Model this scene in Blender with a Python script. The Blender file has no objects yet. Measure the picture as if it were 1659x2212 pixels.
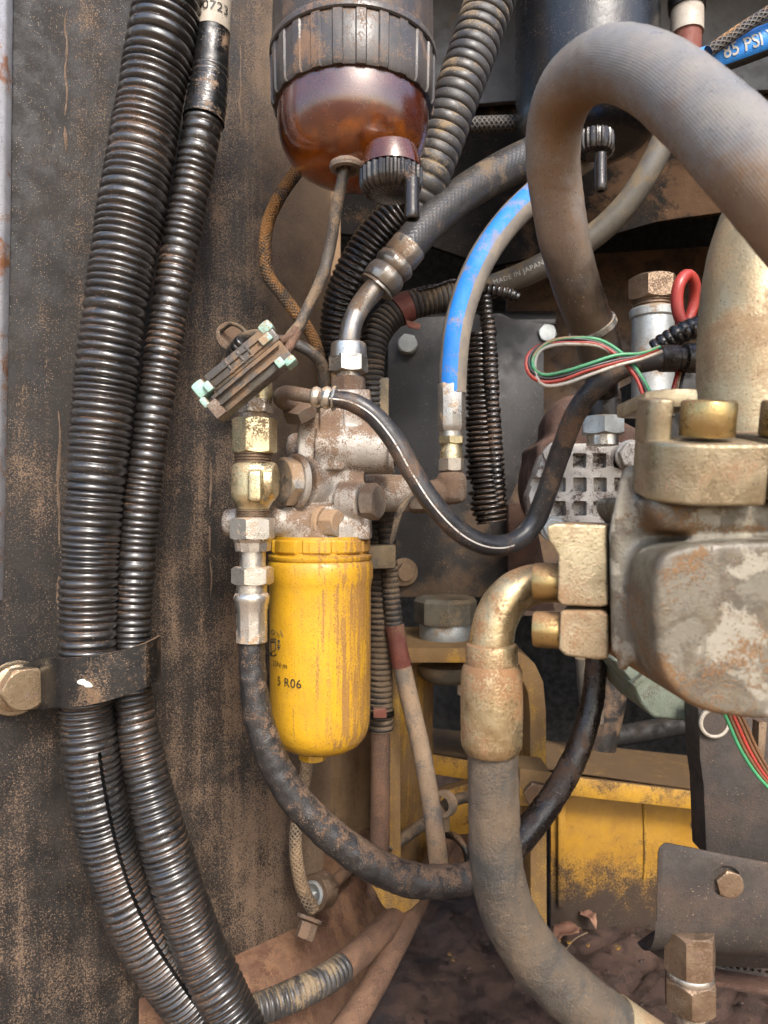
import bpy, bmesh, math, random
from mathutils import Vector, Matrix, noise as mnoise
R = math.radians
rnd = random.Random(7)
sc = bpy.context.scene
col = sc.collection

# ------------------------------------------------------------------ camera, sky, sun, exposure
K = 0.000645                     # metres per photo unit at one metre (frame 1659 x 2212 units)
CX, CY = 829.5, 1106.0
cam_d = bpy.data.cameras.new('camera'); cam = bpy.data.objects.new('camera', cam_d); col.objects.link(cam)
cam.location = (0, 0, 0); cam.rotation_euler = (R(90), 0, 0)
cam_d.sensor_fit = 'VERTICAL'; cam_d.sensor_height = 36.0
cam_d.lens = 18.0 / (CY * K)
cam_d.clip_start = 0.02; cam_d.clip_end = 100
cam_d.dof.use_dof = True; cam_d.dof.focus_distance = 0.62; cam_d.dof.aperture_fstop = 9.5
sc.camera = cam

SUN_EL, SUN_AZ = 42.0, 164.0     # azimuth measured from +Y (into the picture) towards +X
world = bpy.data.worlds.new('World'); sc.world = world; world.use_nodes = True
wn = world.node_tree.nodes; wl = world.node_tree.links
bg = wn['Background']; sky = wn.new('ShaderNodeTexSky'); sky.sky_type = 'NISHITA'; sky.sun_disc = False
sky.sun_elevation = R(SUN_EL); sky.sun_rotation = R(SUN_AZ)
sky.air_density = 1.0; sky.dust_density = 2.5; sky.ozone_density = 1.0
wl.new(sky.outputs[0], bg.inputs['Color']); bg.inputs['Strength'].default_value = 0.15
sun_d = bpy.data.lights.new('sun', 'SUN'); sun = bpy.data.objects.new('sun', sun_d); col.objects.link(sun)
sun_d.energy = 1.5; sun_d.angle = R(14); sun_d.color = (1.0, 0.95, 0.88)
sdir = Vector((math.sin(R(SUN_AZ)) * math.cos(R(SUN_EL)), math.cos(R(SUN_AZ)) * math.cos(R(SUN_EL)), math.sin(R(SUN_EL))))
sun.rotation_euler = sdir.to_track_quat('Z', 'Y').to_euler()
sc.view_settings.view_transform = 'Standard'; sc.view_settings.look = 'None'
sc.view_settings.gamma = 1.0; sc.view_settings.use_curve_mapping = False
sc.view_settings.exposure = 1.55
sc.cycles.max_bounces = 7; sc.cycles.diffuse_bounces = 3; sc.cycles.glossy_bounces = 3; sc.cycles.transmission_bounces = 6
sc.cycles.caustics_reflective = False; sc.cycles.caustics_refractive = False
sc.cycles.use_adaptive_sampling = True; sc.cycles.adaptive_threshold = 0.03

# ------------------------------------------------------------------ geometry helpers
def P(x, y, d):
    """photo units and distance -> world point"""
    return Vector(((x - CX) * K * d, d, (CY - y) * K * d))

def mesh_obj(name, geo, mat, parent=None, loc=None, sharp=35, uvs=None, mats=None):
    vs, fs = geo[0], geo[1]
    if len(geo) > 2: uvs = geo[2]
    if parent is not None: org = Vector(parent['_o'])
    else: org = loc if loc is not None else Vector((sum(v[0] for v in vs) / len(vs), sum(v[1] for v in vs) / len(vs), min(v[2] for v in vs)))
    me = bpy.data.meshes.new(name)
    me.from_pydata([tuple(Vector(v) - org) for v in vs], [], fs)
    if uvs is not None:
        uvl = me.uv_layers.new(name='UVMap')
        flat = []
        for f in uvs:
            for c in f: flat.extend(c)
        uvl.data.foreach_set('uv', flat)
    me.validate(verbose=False)
    me.update()
    for p in me.polygons: p.use_smooth = True
    if sharp is not None: me.set_sharp_from_angle(angle=R(sharp))
    me.materials.append(mat)
    o = bpy.data.objects.new(name, me); col.objects.link(o)
    if parent is not None: o.parent = parent
    else: o.location = org
    o['_o'] = tuple(org)
    return o

def tag(o, label, cat=None, group=None, kind=None):
    o['label'] = label
    if cat: o['category'] = cat
    if group: o['group'] = group
    if kind: o['kind'] = kind
    return o

def thing(name, label, cat, loc, group=None):
    o = bpy.data.objects.new(name, None); col.objects.link(o); o.location = loc; o['_o'] = tuple(loc)
    o.empty_display_size = 0.01
    return tag(o, label, cat, group)

def join(*gs):
    vs, fs = [], []
    for g in gs:
        n = len(vs); vs += list(g[0]); fs += [[i + n for i in f] for f in g[1]]
    return vs, fs

def fix(geo):
    """make normals consistent and outward"""
    bm = bmesh.new(); bv = [bm.verts.new(v) for v in geo[0]]
    for f in geo[1]:
        try: bm.faces.new([bv[i] for i in f])
        except ValueError: pass
    bmesh.ops.recalc_face_normals(bm, faces=bm.faces)
    return from_bm(bm)

def from_bm(bm):
    bm.verts.index_update()
    g = ([v.co.copy() for v in bm.verts], [[v.index for v in f.verts] for f in bm.faces]); bm.free(); return g

def bevel(geo, w, seg=2):
    if w <= 0: return geo
    bm = bmesh.new(); bv = [bm.verts.new(v) for v in geo[0]]
    for f in geo[1]: bm.faces.new([bv[i] for i in f])
    bmesh.ops.recalc_face_normals(bm, faces=bm.faces)
    es = [e for e in bm.edges if len(e.link_faces) == 2 and e.calc_face_angle(0) > R(25)]
    bmesh.ops.bevel(bm, geom=es, offset=w, segments=seg, profile=0.6, affect='EDGES', clamp_overlap=True)
    return from_bm(bm)

class Fr:
    """a local frame: origin in photo units at a distance, axis, unit = photo unit at that distance"""
    def __init__(s, x, y, d, axis=(0, 0, 1), ref=(0, -1, 0)):
        s.o = P(x, y, d); s.u = K * d; s.z = Vector(axis).normalized()
        r = Vector(ref); r = r - s.z * r.dot(s.z)
        if r.length < 1e-4: r = Vector((1, 0, 0)) - s.z * s.z.x
        s.x = r.normalized(); s.y = s.z.cross(s.x)
    def p(s, x, y, z): return s.o + (s.x * x + s.y * y + s.z * z) * s.u
    def lathe(s, prof, seg=40, rf=None):
        """prof: (radius, height) in photo units; rf(angle, height) multiplies the radius"""
        vs, fs = [], []
        n = len(prof)
        for (r, h) in prof:
            for k in range(seg):
                a = 2 * math.pi * k / seg; q = r * (rf(a, h) if rf else 1)
                vs.append(s.p(q * math.cos(a), q * math.sin(a), h))
        for i in range(n - 1):
            for k in range(seg):
                k2 = (k + 1) % seg
                fs.append([i * seg + k, i * seg + k2, (i + 1) * seg + k2, (i + 1) * seg + k])
        ringp = prof[0] == prof[-1]
        if prof[0][0] > 0.01 and not ringp: fs.append(list(range(seg))[::-1])
        if prof[-1][0] > 0.01 and not ringp: fs.append([(n - 1) * seg + k for k in range(seg)])
        return fix((vs, fs))
    def hexa(s, a, h0, h1, rot=0.0, ch=1.0, seg=60):
        """hexagon of half width across flats a with turned chamfers"""
        def rh(t):
            t = (t + rot) % (math.pi / 3) - math.pi / 6
            return a / math.cos(t)
        rows = []
        rc = a * 0.96
        for (sgn, base) in ((1, h0), (-1, h1)):
            rows.append([(rc, base)] * seg if False else [(rc, base) for k in range(seg)])
            rows.append([(rh(2 * math.pi * k / seg), base + sgn * ch * (rh(2 * math.pi * k / seg) - rc) * 0.6) for k in range(seg)])
        rows = [rows[0], rows[1], rows[3], rows[2]]
        vs = []
        for row in rows:
            for k, (r, h) in enumerate(row):
                t = 2 * math.pi * k / seg; vs.append(s.p(r * math.cos(t), r * math.sin(t), h))
        fs = []
        for i in range(3):
            for k in range(seg):
                k2 = (k + 1) % seg; fs.append([i * seg + k, i * seg + k2, (i + 1) * seg + k2, (i + 1) * seg + k])
        fs.append(list(range(seg))[::-1]); fs.append([3 * seg + k for k in range(seg)])
        return fix((vs, fs))
    def box(s, x0, x1, y0, y1, z0, z1, bev=2, seg=2):
        vs = [s.p(x, y, z) for z in (z0, z1) for y in (y0, y1) for x in (x0, x1)]
        fs = [[0, 1, 3, 2], [4, 5, 7, 6], [0, 1, 5, 4], [2, 3, 7, 6], [0, 2, 6, 4], [1, 3, 7, 5]]
        return bevel((vs, fs), bev * s.u, seg)

def prism(pts, d, thick, bev=0.002, seg=2, back=None):
    """outline in photo units at distance d (or (x, y, d) each), extruded away from the viewer"""
    f = [P(p[0], p[1], p[2] if len(p) > 2 else d) for p in pts]
    off = Vector(back) * thick if back else Vector((0, thick, 0))
    vs = f + [v + off for v in f]; n = len(f)
    fs = [list(range(n)), list(range(n, 2 * n))[::-1]] + [[i, (i + 1) % n, n + (i + 1) % n, n + i] for i in range(n)]
    return bevel((vs, fs), bev, seg)

def smooth_poly(pts, n=4):
    out = []
    m = len(pts)
    for i in range(m):
        p0, p1, p2, p3 = pts[i - 1], pts[i], pts[(i + 1) % m], pts[(i + 2) % m]
        for j in range(n):
            t = j / n
            out.append(tuple(0.5 * ((2 * p1[q]) + (-p0[q] + p2[q]) * t + (2 * p0[q] - 5 * p1[q] + 4 * p2[q] - p3[q]) * t * t + (-p0[q] + 3 * p1[q] - 3 * p2[q] + p3[q]) * t ** 3) for q in range(2)))
    return out

class Sweep:
    """a smooth path through (x, y, d, width) in photo units"""
    def __init__(s, pts, n=400):
        full = []; w = None
        for p in pts:
            if len(p) > 3: w = p[3]
            full.append((P(p[0], p[1], p[2]), w * 0.5 * K * p[2]))
        q = [full[0]] + full + [full[-1]]
        raw = []
        per = 24
        for i in range(len(full) - 1):
            p0, p1, p2, p3 = q[i][0], q[i + 1][0], q[i + 2][0], q[i + 3][0]
            r1, r2 = q[i + 1][1], q[i + 2][1]
            for j in range(per):
                t = j / per
                v = 0.5 * ((2 * p1) + (p2 - p0) * t + (2 * p0 - 5 * p1 + 4 * p2 - p3) * t * t + (3 * p1 - p0 - 3 * p2 + p3) * t ** 3)
                raw.append((v, r1 + (r2 - r1) * t))
        raw.append(full[-1])
        s.raw = raw; s.cum = [0.0]
        for a, b in zip(raw, raw[1:]): s.cum.append(s.cum[-1] + (b[0] - a[0]).length)
        s.L = s.cum[-1]
    def pos(s, t):
        t = min(max(t, 0), s.L)
        lo, hi = 0, len(s.cum) - 1
        while hi - lo > 1:
            m = (lo + hi) // 2
            if s.cum[m] <= t: lo = m
            else: hi = m
        f = (t - s.cum[lo]) / max(1e-9, s.cum[hi] - s.cum[lo])
        return s.raw[lo][0].lerp(s.raw[hi][0], f), s.raw[lo][1] + (s.raw[hi][1] - s.raw[lo][1]) * f
    def frame(s, t):
        p, r = s.pos(t); e = s.L * 0.004
        tg = (s.pos(t + e)[0] - s.pos(t - e)[0]).normalized()
        n = Vector((0, -1, 0)); n = (n - tg * n.dot(tg))
        if n.length < 0.05: n = Vector((0, 0, 1)) - tg * tg.z
        n.normalize(); return p, r, tg, n, tg.cross(n)
    def surf(s, t, a, off=0.0):
        p, r, tg, n, b = s.frame(t)
        return p + (n * math.cos(a) + b * math.sin(a)) * (r + off)
    def tube(s, seg=28, step=0.006, prof=None, t0=0.0, t1=None, a0=-math.pi, a1=math.pi, rad=None, keep=None, caps=True, rough=0.0, seed=0):
        t1 = s.L if t1 is None else t1
        n = max(2, int((t1 - t0) / step) + 1)
        closed = (a1 - a0) > 2 * math.pi - 1e-4
        na = seg if closed else seg + 1
        vs = []; ts = []
        for i in range(n):
            t = t0 + (t1 - t0) * i / (n - 1); ts.append(t)
            p, r, tg, nn, b = s.frame(t)
            if rad: r = rad
            for k in range(na):
                a = a0 + (a1 - a0) * k / seg
                m = prof(t, a) if prof else 1.0
                q = r * m
                if rough:
                    d = nn * math.cos(a) + b * math.sin(a)
                    q += rough * mnoise.noise((p + d * r) * 140 + Vector((seed, 0, 0)))
                vs.append(p + (nn * math.cos(a) + b * math.sin(a)) * q)
        fs, uv = [], []
        for i in range(n - 1):
            for k in range(seg):
                k2 = (k + 1) % na if closed else k + 1
                if keep and not keep(ts[i], a0 + (a1 - a0) * (k + .5) / seg): continue
                fs.append([i * na + k, i * na + k2, (i + 1) * na + k2, (i + 1) * na + k])
                v0 = (a0 + (a1 - a0) * k / seg) / (2 * math.pi) + 0.5; v1 = (a0 + (a1 - a0) * (k + 1) / seg) / (2 * math.pi) + 0.5
                uv.append([(ts[i], v0), (ts[i], v1), (ts[i + 1], v1), (ts[i + 1], v0)])
        if caps and closed:
            fs.append(list(range(na))[::-1]); uv.append([(t0, 0.5)] * na)
            fs.append([(n - 1) * na + k for k in range(na)]); uv.append([(t1, 0.5)] * na)
        return vs, fs, uv

def corr(pitch, depth, sharpness=0.55):
    """ring profile of a corrugated conduit"""
    def f(t, a):
        c = abs(math.sin(math.pi * t / pitch)) ** sharpness
        return 1 - depth * (1 - c)
    return f

def corrv(p0, p1, L_, depth, sh):
    """rings that close up from pitch p0 to p1 along the length"""
    k = (p1 - p0) / L_
    def f(t, a):
        ph = math.log(1 + k * max(t, 0) / p0) / k
        return 1 - depth * (1 - abs(math.sin(math.pi * ph)) ** sh)
    return f

def ribbon(pts, th):
    """(x, d, ytop, ybottom) -> a bent band of thickness th, standing upright"""
    n = len(pts); ins, out = [], []
    top = [P(x, yt, d) for x, d, yt, yb in pts]; bot = [P(x, yb, d) for x, d, yt, yb in pts]
    vs, fs = [], []
    for i in range(n):
        t = (top[min(i + 1, n - 1)] - top[max(i - 1, 0)]); t.z = 0; t.normalize()
        nv = Vector((-t.y, t.x, 0)) * th
        vs += [top[i], bot[i], bot[i] + nv, top[i] + nv]
    for i in range(n - 1):
        for k in range(4): fs.append([4 * i + k, 4 * i + (k + 1) % 4, 4 * i + 4 + (k + 1) % 4, 4 * i + 4 + k])
    fs += [[0, 1, 2, 3], [4 * n - 4, 4 * n - 1, 4 * n - 2, 4 * n - 3]]
    return bevel((vs, fs), th * 0.25, 2)

def cast(o, voxel=0.0016, it=8):
    """melt joined blocks into one casting with soft fillets"""
    m = o.modifiers.new('remesh', 'REMESH'); m.mode = 'VOXEL'; m.voxel_size = voxel; m.use_smooth_shade = True
    m2 = o.modifiers.new('smooth', 'SMOOTH'); m2.iterations = it; m2.factor = 0.5
    dg = bpy.context.evaluated_depsgraph_get()
    me = bpy.data.meshes.new_from_object(o.evaluated_get(dg))
    o.modifiers.clear(); old = o.data; o.data = me; bpy.data.meshes.remove(old)
    for p in o.data.polygons: p.use_smooth = True
    return o

def cut(o, cutter_geo):
    """subtract shapes from a mesh and drop the cutter"""
    org = Vector(o['_o'])
    me = bpy.data.meshes.new('tmp'); g = cutter_geo
    me.from_pydata([tuple(Vector(v) - org) for v in g[0]], [], g[1]); c = bpy.data.objects.new('tmp', me); col.objects.link(c)
    c.location = o.location; c.parent = o.parent
    m = o.modifiers.new('cut', 'BOOLEAN'); m.object = c; m.operation = 'DIFFERENCE'; m.solver = 'EXACT'; m.use_self = True
    bpy.context.view_layer.update()
    dg = bpy.context.evaluated_depsgraph_get()
    nm = bpy.data.meshes.new_from_object(o.evaluated_get(dg))
    o.modifiers.clear(); o.data = nm
    bpy.data.objects.remove(c); bpy.data.meshes.remove(me)
    for p in nm.polygons: p.use_smooth = True
    nm.set_sharp_from_angle(angle=R(35))

def text_geo(body, size, fn, spacing=1.0, thick=0.0, res=3):
    """lettering as mesh, each vertex mapped by fn(x, y) to the surface it is printed on"""
    cu = bpy.data.curves.new('t', 'FONT'); cu.body = body; cu.size = size; cu.resolution_u = res; cu.space_character = spacing
    cu.align_x = 'CENTER'; cu.align_y = 'CENTER'; cu.offset = thick
    ob = bpy.data.objects.new('t', cu); col.objects.link(ob)
    bpy.context.view_layer.update()
    dg = bpy.context.evaluated_depsgraph_get(); me = bpy.data.meshes.new_from_object(ob.evaluated_get(dg))
    bm = bmesh.new(); bm.from_mesh(me)
    bmesh.ops.triangulate(bm, faces=bm.faces)
    bmesh.ops.subdivide_edges(bm, edges=[e for e in bm.edges if e.calc_length() > size * .25], cuts=2)
    for v in bm.verts: v.co = fn(v.co.x, v.co.y)
    g = from_bm(bm); bpy.data.objects.remove(ob); bpy.data.curves.remove(cu); bpy.data.meshes.remove(me)
    return g

# ------------------------------------------------------------------ materials
DUST = (0.27, 0.165, 0.092); RED = (0.17, 0.075, 0.042); TAN = (0.42, 0.28, 0.15)
def mat(name, c1, c2=None, rough=0.5, metal=0.0, dust=0.3, dcol=DUST, scale=1.0, streak=0.0, up=0.35, speck=0.25,
        bump=0.35, crev=0.0, coat=0.0, blotch=None, grad=None, stripe=None, braid=None, trans=None, oil=0.0, soft=0.06, fine=0.45, dmax=0.92, spec=0.5, varscale=30, patch=None, zmix=None, sgain=1.0):
    m = bpy.data.materials.new(name); m.use_nodes = True; nt = m.node_tree; N = nt.nodes; L = nt.links
    bs = N['Principled BSDF']
    def nd(t, ins=None, **pr):
        n = N.new(t)
        for k, v in pr.items(): setattr(n, k, v)
        for k, v in (ins or {}).items():
            if hasattr(v, 'is_linked') or isinstance(v, bpy.types.NodeSocket): L.new(v, n.inputs[k])
            else: n.inputs[k].default_value = v
        return n
    def math_(op, a, b=0.0, c=0.0, clamp=False):
        return nd('ShaderNodeMath', {0: a, 1: b, 2: c}, operation=op, use_clamp=clamp).outputs[0]
    def mixc(f, a, b):
        n = nd('ShaderNodeMix', {0: f}, data_type='RGBA')
        for i, v in ((6, a), (7, b)):
            if isinstance(v, bpy.types.NodeSocket): L.new(v, n.inputs[i])
            else: n.inputs[i].default_value = (*v, 1) if len(v) == 3 else v
        return n.outputs[2]
    def mixf(f, a, b):
        return nd('ShaderNodeMix', {0: f, 2: a, 3: b}, data_type='FLOAT').outputs[0]
    def rng(v, a, b, c=0.0, d=1.0):
        return nd('ShaderNodeMapRange', {0: v, 1: a, 2: b, 3: c, 4: d}, interpolation_type='SMOOTHSTEP').outputs[0]
    tc = nd('ShaderNodeTexCoord'); co = tc.outputs['Object']
    seed = rnd.uniform(0, 40)
    co = nd('ShaderNodeVectorMath', {0: co, 1: (seed, seed * .7, seed * .3)}, operation='ADD').outputs[0]
    def noi(sc_, det=6, ro=.6, vec=co, dist=0.0):
        return nd('ShaderNodeTexNoise', {'Vector': vec, 'Scale': sc_, 'Detail': det, 'Roughness': ro, 'Distortion': dist}).outputs['Fac']
    geo = nd('ShaderNodeNewGeometry')
    fn = noi(650, 3, .7)
    # own colour with variation
    c2 = c2 or tuple(c * 0.7 for c in c1)
    colr = mixc(rng(noi(varscale, 5, .65), .35, .65), c1, c2)
    uvn = nd('ShaderNodeUVMap') if (stripe or braid) else None
    sep = nd('ShaderNodeSeparateXYZ', {0: uvn.outputs[0]}) if uvn else None
    rsock = mixf(rng(noi(60, 3, .6), .35, .65), rough * 0.8, min(1, rough * 1.25))
    msock = None
    if blotch:                       # second coat with ragged edges: (colour, amount, scale, metal)
        bsc = blotch[2]
        bm_ = rng(math_('ADD', noi(bsc, 8, .62, dist=.4), math_('MULTIPLY', math_('SUBTRACT', fn, .5), .12)), 1 - blotch[1] - .02, 1 - blotch[1] + .02)
        colr = mixc(bm_, colr, blotch[0])
        rsock = mixf(bm_, rsock, 0.75)
    if patch:                        # a third coat
        pm_ = rng(math_('ADD', noi(patch[2], 8, .6, dist=.6), math_('MULTIPLY', math_('SUBTRACT', fn, .5), .12)), 1 - patch[1] - .04, 1 - patch[1] + .04)
        colr = mixc(pm_, colr, patch[0])
    if zmix:                         # a soaked end: (direction, from, to, colour, roughness)
        zd = nd('ShaderNodeVectorMath', {0: tc.outputs['Object'], 1: zmix[0]}, operation='DOT_PRODUCT').outputs['Value']
        zm = rng(math_('ADD', zd, math_('MULTIPLY', math_('SUBTRACT', noi(30, 7, .65), .5), .10)), zmix[1], zmix[2])
        colr = mixc(zm, colr, zmix[3]); rsock = mixf(zm, rsock, zmix[4])
    if stripe:                       # printed stripe along a hose: list of (v0, v1, colour, u1)
        for (v0, v1, sc_, u1) in stripe:
            a = math_('MULTIPLY', math_('GREATER_THAN', sep.outputs[1], v0), math_('LESS_THAN', sep.outputs[1], v1))
            a = math_('MULTIPLY', a, math_('LESS_THAN', sep.outputs[0], u1))
            colr = mixc(a, colr, sc_)
    hb = None
    if braid:                        # woven cover: (turns along, strands around, light, dark)
        pu, pv, ca, cb = braid
        u = math_('MULTIPLY', sep.outputs[0], pu); v = math_('MULTIPLY', sep.outputs[1], pv)
        s1 = math_('SINE', math_('MULTIPLY', math_('ADD', u, v), 6.2832)); s2 = math_('SINE', math_('MULTIPLY', math_('SUBTRACT', u, v), 6.2832))
        hb = math_('MAXIMUM', s1, s2)
        if ca is not None: colr = mixc(rng(hb, .1, .9), cb, ca)
    # dirt
    a = noi(16 * scale, 6, .64, dist=.3)
    if streak > 0:
        mp = nd('ShaderNodeMapping', {'Vector': co, 'Scale': (70 * scale, 70 * scale, 3.5 * scale)})
        stn = noi(1.0, 6, .68, vec=mp.outputs[0], dist=.15)
        a = math_('ADD', math_('MULTIPLY', a, 1 - streak), math_('MULTIPLY', stn, streak))
    if sgain != 1.0: a = math_('ADD', math_('MULTIPLY', math_('SUBTRACT', a, .5), sgain), .5)
    v = math_('ADD', a, math_('MULTIPLY', math_('SUBTRACT', fn, .5), fine))
    if up:
        nz = nd('ShaderNodeSeparateXYZ', {0: geo.outputs['Normal']}).outputs[2]
        v = math_('ADD', v, math_('MULTIPLY', nz, up * .4))
    if crev:
        v = math_('ADD', v, math_('MULTIPLY', math_('SUBTRACT', .5, geo.outputs['Pointiness']), crev))
    if grad:                         # dirt that lies on one side of the thing: (direction in object space, offset, gain)
        dt = nd('ShaderNodeVectorMath', {0: tc.outputs['Object'], 1: grad[0]}, operation='DOT_PRODUCT').outputs['Value']
        v = math_('ADD', v, math_('MULTIPLY', math_('SUBTRACT', dt, grad[1]), grad[2]))
    thr = 0.5 + (0.5 - dust) * 0.55
    dm = math_('MULTIPLY', rng(v, thr - soft, thr + soft), dmax)
    if zmix: dm = math_('MULTIPLY', dm, math_('SUBTRACT', 1.0, math_('MULTIPLY', zm, .75)))
    if dust <= 0: dm = math_('MULTIPLY', dm, 0.0)
    dc = mixc(noi(45, 4, .7), tuple(c * .62 for c in dcol), tuple(min(1, c * 1.35) for c in dcol))
    colr = mixc(dm, colr, dc)
    rsock = mixf(dm, rsock, 0.93)
    msock = math_('MULTIPLY', math_('SUBTRACT', 1.0, dm), metal)
    if oil:                          # wet oily patches
        om = rng(noi(14, 6, .6), .62 - oil * .35, .72 - oil * .35)
        colr = mixc(om, colr, mixc(.75, colr, (0.012, 0.009, 0.007)))
        rsock = mixf(om, rsock, 0.22)
    if speck:                        # grains of sand and grit stuck to the surface
        vo = nd('ShaderNodeTexVoronoi', {'Vector': co, 'Scale': 760.0, 'Randomness': 1.0}, feature='F1')
        pick = nd('ShaderNodeSeparateColor', {0: vo.outputs['Color']}).outputs[0]
        sm = math_('MULTIPLY', math_('LESS_THAN', vo.outputs['Distance'], 0.24), math_('LESS_THAN', pick, speck))
        sm = math_('MULTIPLY', sm, rng(noi(40, 4, .6), .4, .62))
        colr = mixc(math_('MULTIPLY', sm, .75), colr, (0.40, 0.29, 0.19))
        pk2 = nd('ShaderNodeSeparateColor', {0: vo.outputs['Color']}).outputs[1]
        sd = math_('MULTIPLY', math_('LESS_THAN', vo.outputs['Distance'], 0.30), math_('LESS_THAN', pk2, speck * .8))
        colr = mixc(math_('MULTIPLY', sd, .7), colr, (0.02, 0.014, 0.01))
    L.new(colr, bs.inputs['Base Color']); L.new(rsock, bs.inputs['Roughness']); L.new(msock, bs.inputs['Metallic'])
    bs.inputs['Specular IOR Level'].default_value = spec
    if coat: bs.inputs['Coat Weight'].default_value = coat; bs.inputs['Coat Roughness'].default_value = .18
    if trans is not None:
        tr = math_('MULTIPLY', math_('SUBTRACT', 1.0, math_('MULTIPLY', dm, .75)), trans)
        L.new(tr, bs.inputs['Transmission Weight'])
    if bump:
        hgt = math_('ADD', math_('MULTIPLY', fn, .5), math_('MULTIPLY', noi(170, 4, .6), .7))
        hgt = math_('ADD', hgt, math_('MULTIPLY', dm, .35))
        if hb is not None: hgt = math_('ADD', math_('MULTIPLY', hb, .8), math_('MULTIPLY', hgt, .6))
        b = nd('ShaderNodeBump', {'Strength': min(1, bump), 'Distance': 0.0012, 'Height': hgt})
        L.new(b.outputs[0], bs.inputs['Normal'])
    return m
# palette
M_wall = mat('wall_paint', (0.011, 0.010, 0.0095), (0.021, 0.018, 0.016), rough=.62, dust=.45, dcol=(0.185, 0.125, 0.082), streak=.42, scale=.9, up=0, speck=.3, bump=.5, grad=((1, 0, -.10), .0, .8), fine=1.05, dmax=.8, soft=.12, zmix=((1, 0, .04), .0, .10, (0.20, 0.132, 0.078), .9), spec=.3, sgain=1.1)
M_wall2 = mat('inner_wall_dust', (0.30, 0.195, 0.11), (0.22, 0.13, 0.075), rough=.85, dust=.5, dcol=(0.33, 0.215, 0.115), streak=.6, up=0, speck=.15, bump=.35, patch=((0.045, 0.045, 0.045), .36, 9))
M_lower = mat('lower_wall_dust', (0.13, 0.065, 0.037), (0.085, 0.04, 0.023), rough=.85, dust=.45, dcol=(0.19, 0.103, 0.055), streak=.7, up=0, speck=.12, bump=.5)
M_mud = mat('mud', (0.026, 0.014, 0.010), (0.018, 0.010, 0.008), rough=.6, dust=.35, dcol=(0.055, 0.029, 0.02), up=.3, speck=.25, bump=.9, scale=2)
M_plate = mat('dark_plate', (0.018, 0.017, 0.017), (0.026, 0.024, 0.023), rough=.45, dust=.28, dcol=(0.10, 0.064, 0.038), up=.2, speck=.2, bump=.25, grad=((0, 0, -1), -.12, 1.3), spec=.4)
M_upper = mat('upper_plate', (0.10, 0.10, 0.105), (0.075, 0.075, 0.08), rough=.5, dust=.2, dcol=(0.2, 0.14, 0.09), up=.3, speck=.1, bump=.15)
M_brownplate = mat('brown_plate', (0.06, 0.037, 0.024), (0.036, 0.022, 0.015), rough=.7, dust=.45, dcol=(0.12, 0.075, 0.043), speck=.15, bump=.3)
M_uppershade = mat('upper_plate_shaded', (0.008, 0.0075, 0.007), (0.012, 0.010, 0.009), rough=.9, dust=.42, dcol=(0.065, 0.038, 0.022), up=.2, speck=.15, bump=.2, grad=((1, 0, 0), .0, .45), spec=.05)  # darker than the plate above, to paint the shade on its lower half
M_dark = mat('dark_recess', (0.008, 0.007, 0.006), rough=.8, dust=.2, dcol=(0.03, 0.02, 0.013), speck=.05, bump=.2)
M_cond = mat('conduit_plastic', (0.008, 0.008, 0.008), (0.015, 0.013, 0.012), rough=.40, dust=.21, dcol=(0.12, 0.068, 0.039), crev=2.4, up=.1, speck=.22, bump=.22, scale=1.1, fine=.8, dmax=.9, coat=1.0)
M_cond_dry = mat('conduit_dry', (0.03, 0.029, 0.029), (0.05, 0.047, 0.045), rough=.42, dust=.38, dcol=(0.2, 0.145, 0.085), crev=1.5, up=.3, speck=.2, bump=.2, scale=2)
M_cond_dust = mat('conduit_dusty', (0.03, 0.027, 0.024), (0.02, 0.018, 0.017), rough=.6, dust=.50, dcol=(0.13, 0.09, 0.055), crev=1.5, speck=.15, bump=.2)
M_cond_oil = mat('conduit_oily', (0.006, 0.0055, 0.0055), (0.01, 0.009, 0.008), rough=.22, dust=.32, dcol=(0.085, 0.048, 0.028), crev=2.0, speck=.15, bump=.25, scale=2)
M_tape = mat('black_tape', (0.009, 0.009, 0.0095), rough=.28, dust=.22, dcol=(0.2, 0.13, 0.08), speck=.15, bump=.25, scale=2)
M_label = mat('label_paper', (0.40, 0.36, 0.30), (0.3, 0.26, 0.21), rough=.6, dust=.2, speck=.2, bump=.1)
M_ink = mat('black_ink', (0.015, 0.014, 0.013), rough=.6, dust=.1, speck=0, bump=0)
M_clamp = mat('clamp_paint', (0.010, 0.0105, 0.011), rough=.32, dust=.33, dcol=(0.14, 0.083, 0.043), up=.3, speck=.45, bump=.2, grad=((1, 0, 0), .02, 2.6))
M_white = mat('white_paint', (0.5, 0.5, 0.46), rough=.5, dust=.12, speck=.05, bump=.05)
M_steel = mat('bolt_steel', (0.50, 0.46, 0.40), (0.38, 0.33, 0.27), rough=.36, metal=.85, dust=.40, dcol=(0.26, 0.16, 0.085), speck=.25, bump=.25, scale=2)
M_elbow = mat('steel_tube', (0.36, 0.33, 0.29), (0.27, 0.24, 0.2), rough=.36, metal=.85, dust=.36, dcol=(0.2, 0.125, 0.07), speck=.3, bump=.25, scale=2.5)
M_screw = mat('screw_gold', (0.38, 0.27, 0.11), (0.28, 0.19, 0.08), rough=.32, metal=.85, dust=.33, dcol=(0.2, 0.105, 0.045), speck=.1, bump=.2, scale=2.5)
M_bolt = mat('bolt_bronze', (0.30, 0.24, 0.16), (0.22, 0.165, 0.105), rough=.28, metal=.8, dust=.22, dcol=(0.2, 0.115, 0.06), speck=.3, bump=.3, scale=2)
M_zinc = mat('zinc_plate', (0.58, 0.555, 0.50), (0.45, 0.42, 0.37), rough=.30, metal=.9, dust=.30, dcol=(0.30, 0.19, 0.10), speck=.25, bump=.28, scale=2.5)
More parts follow.
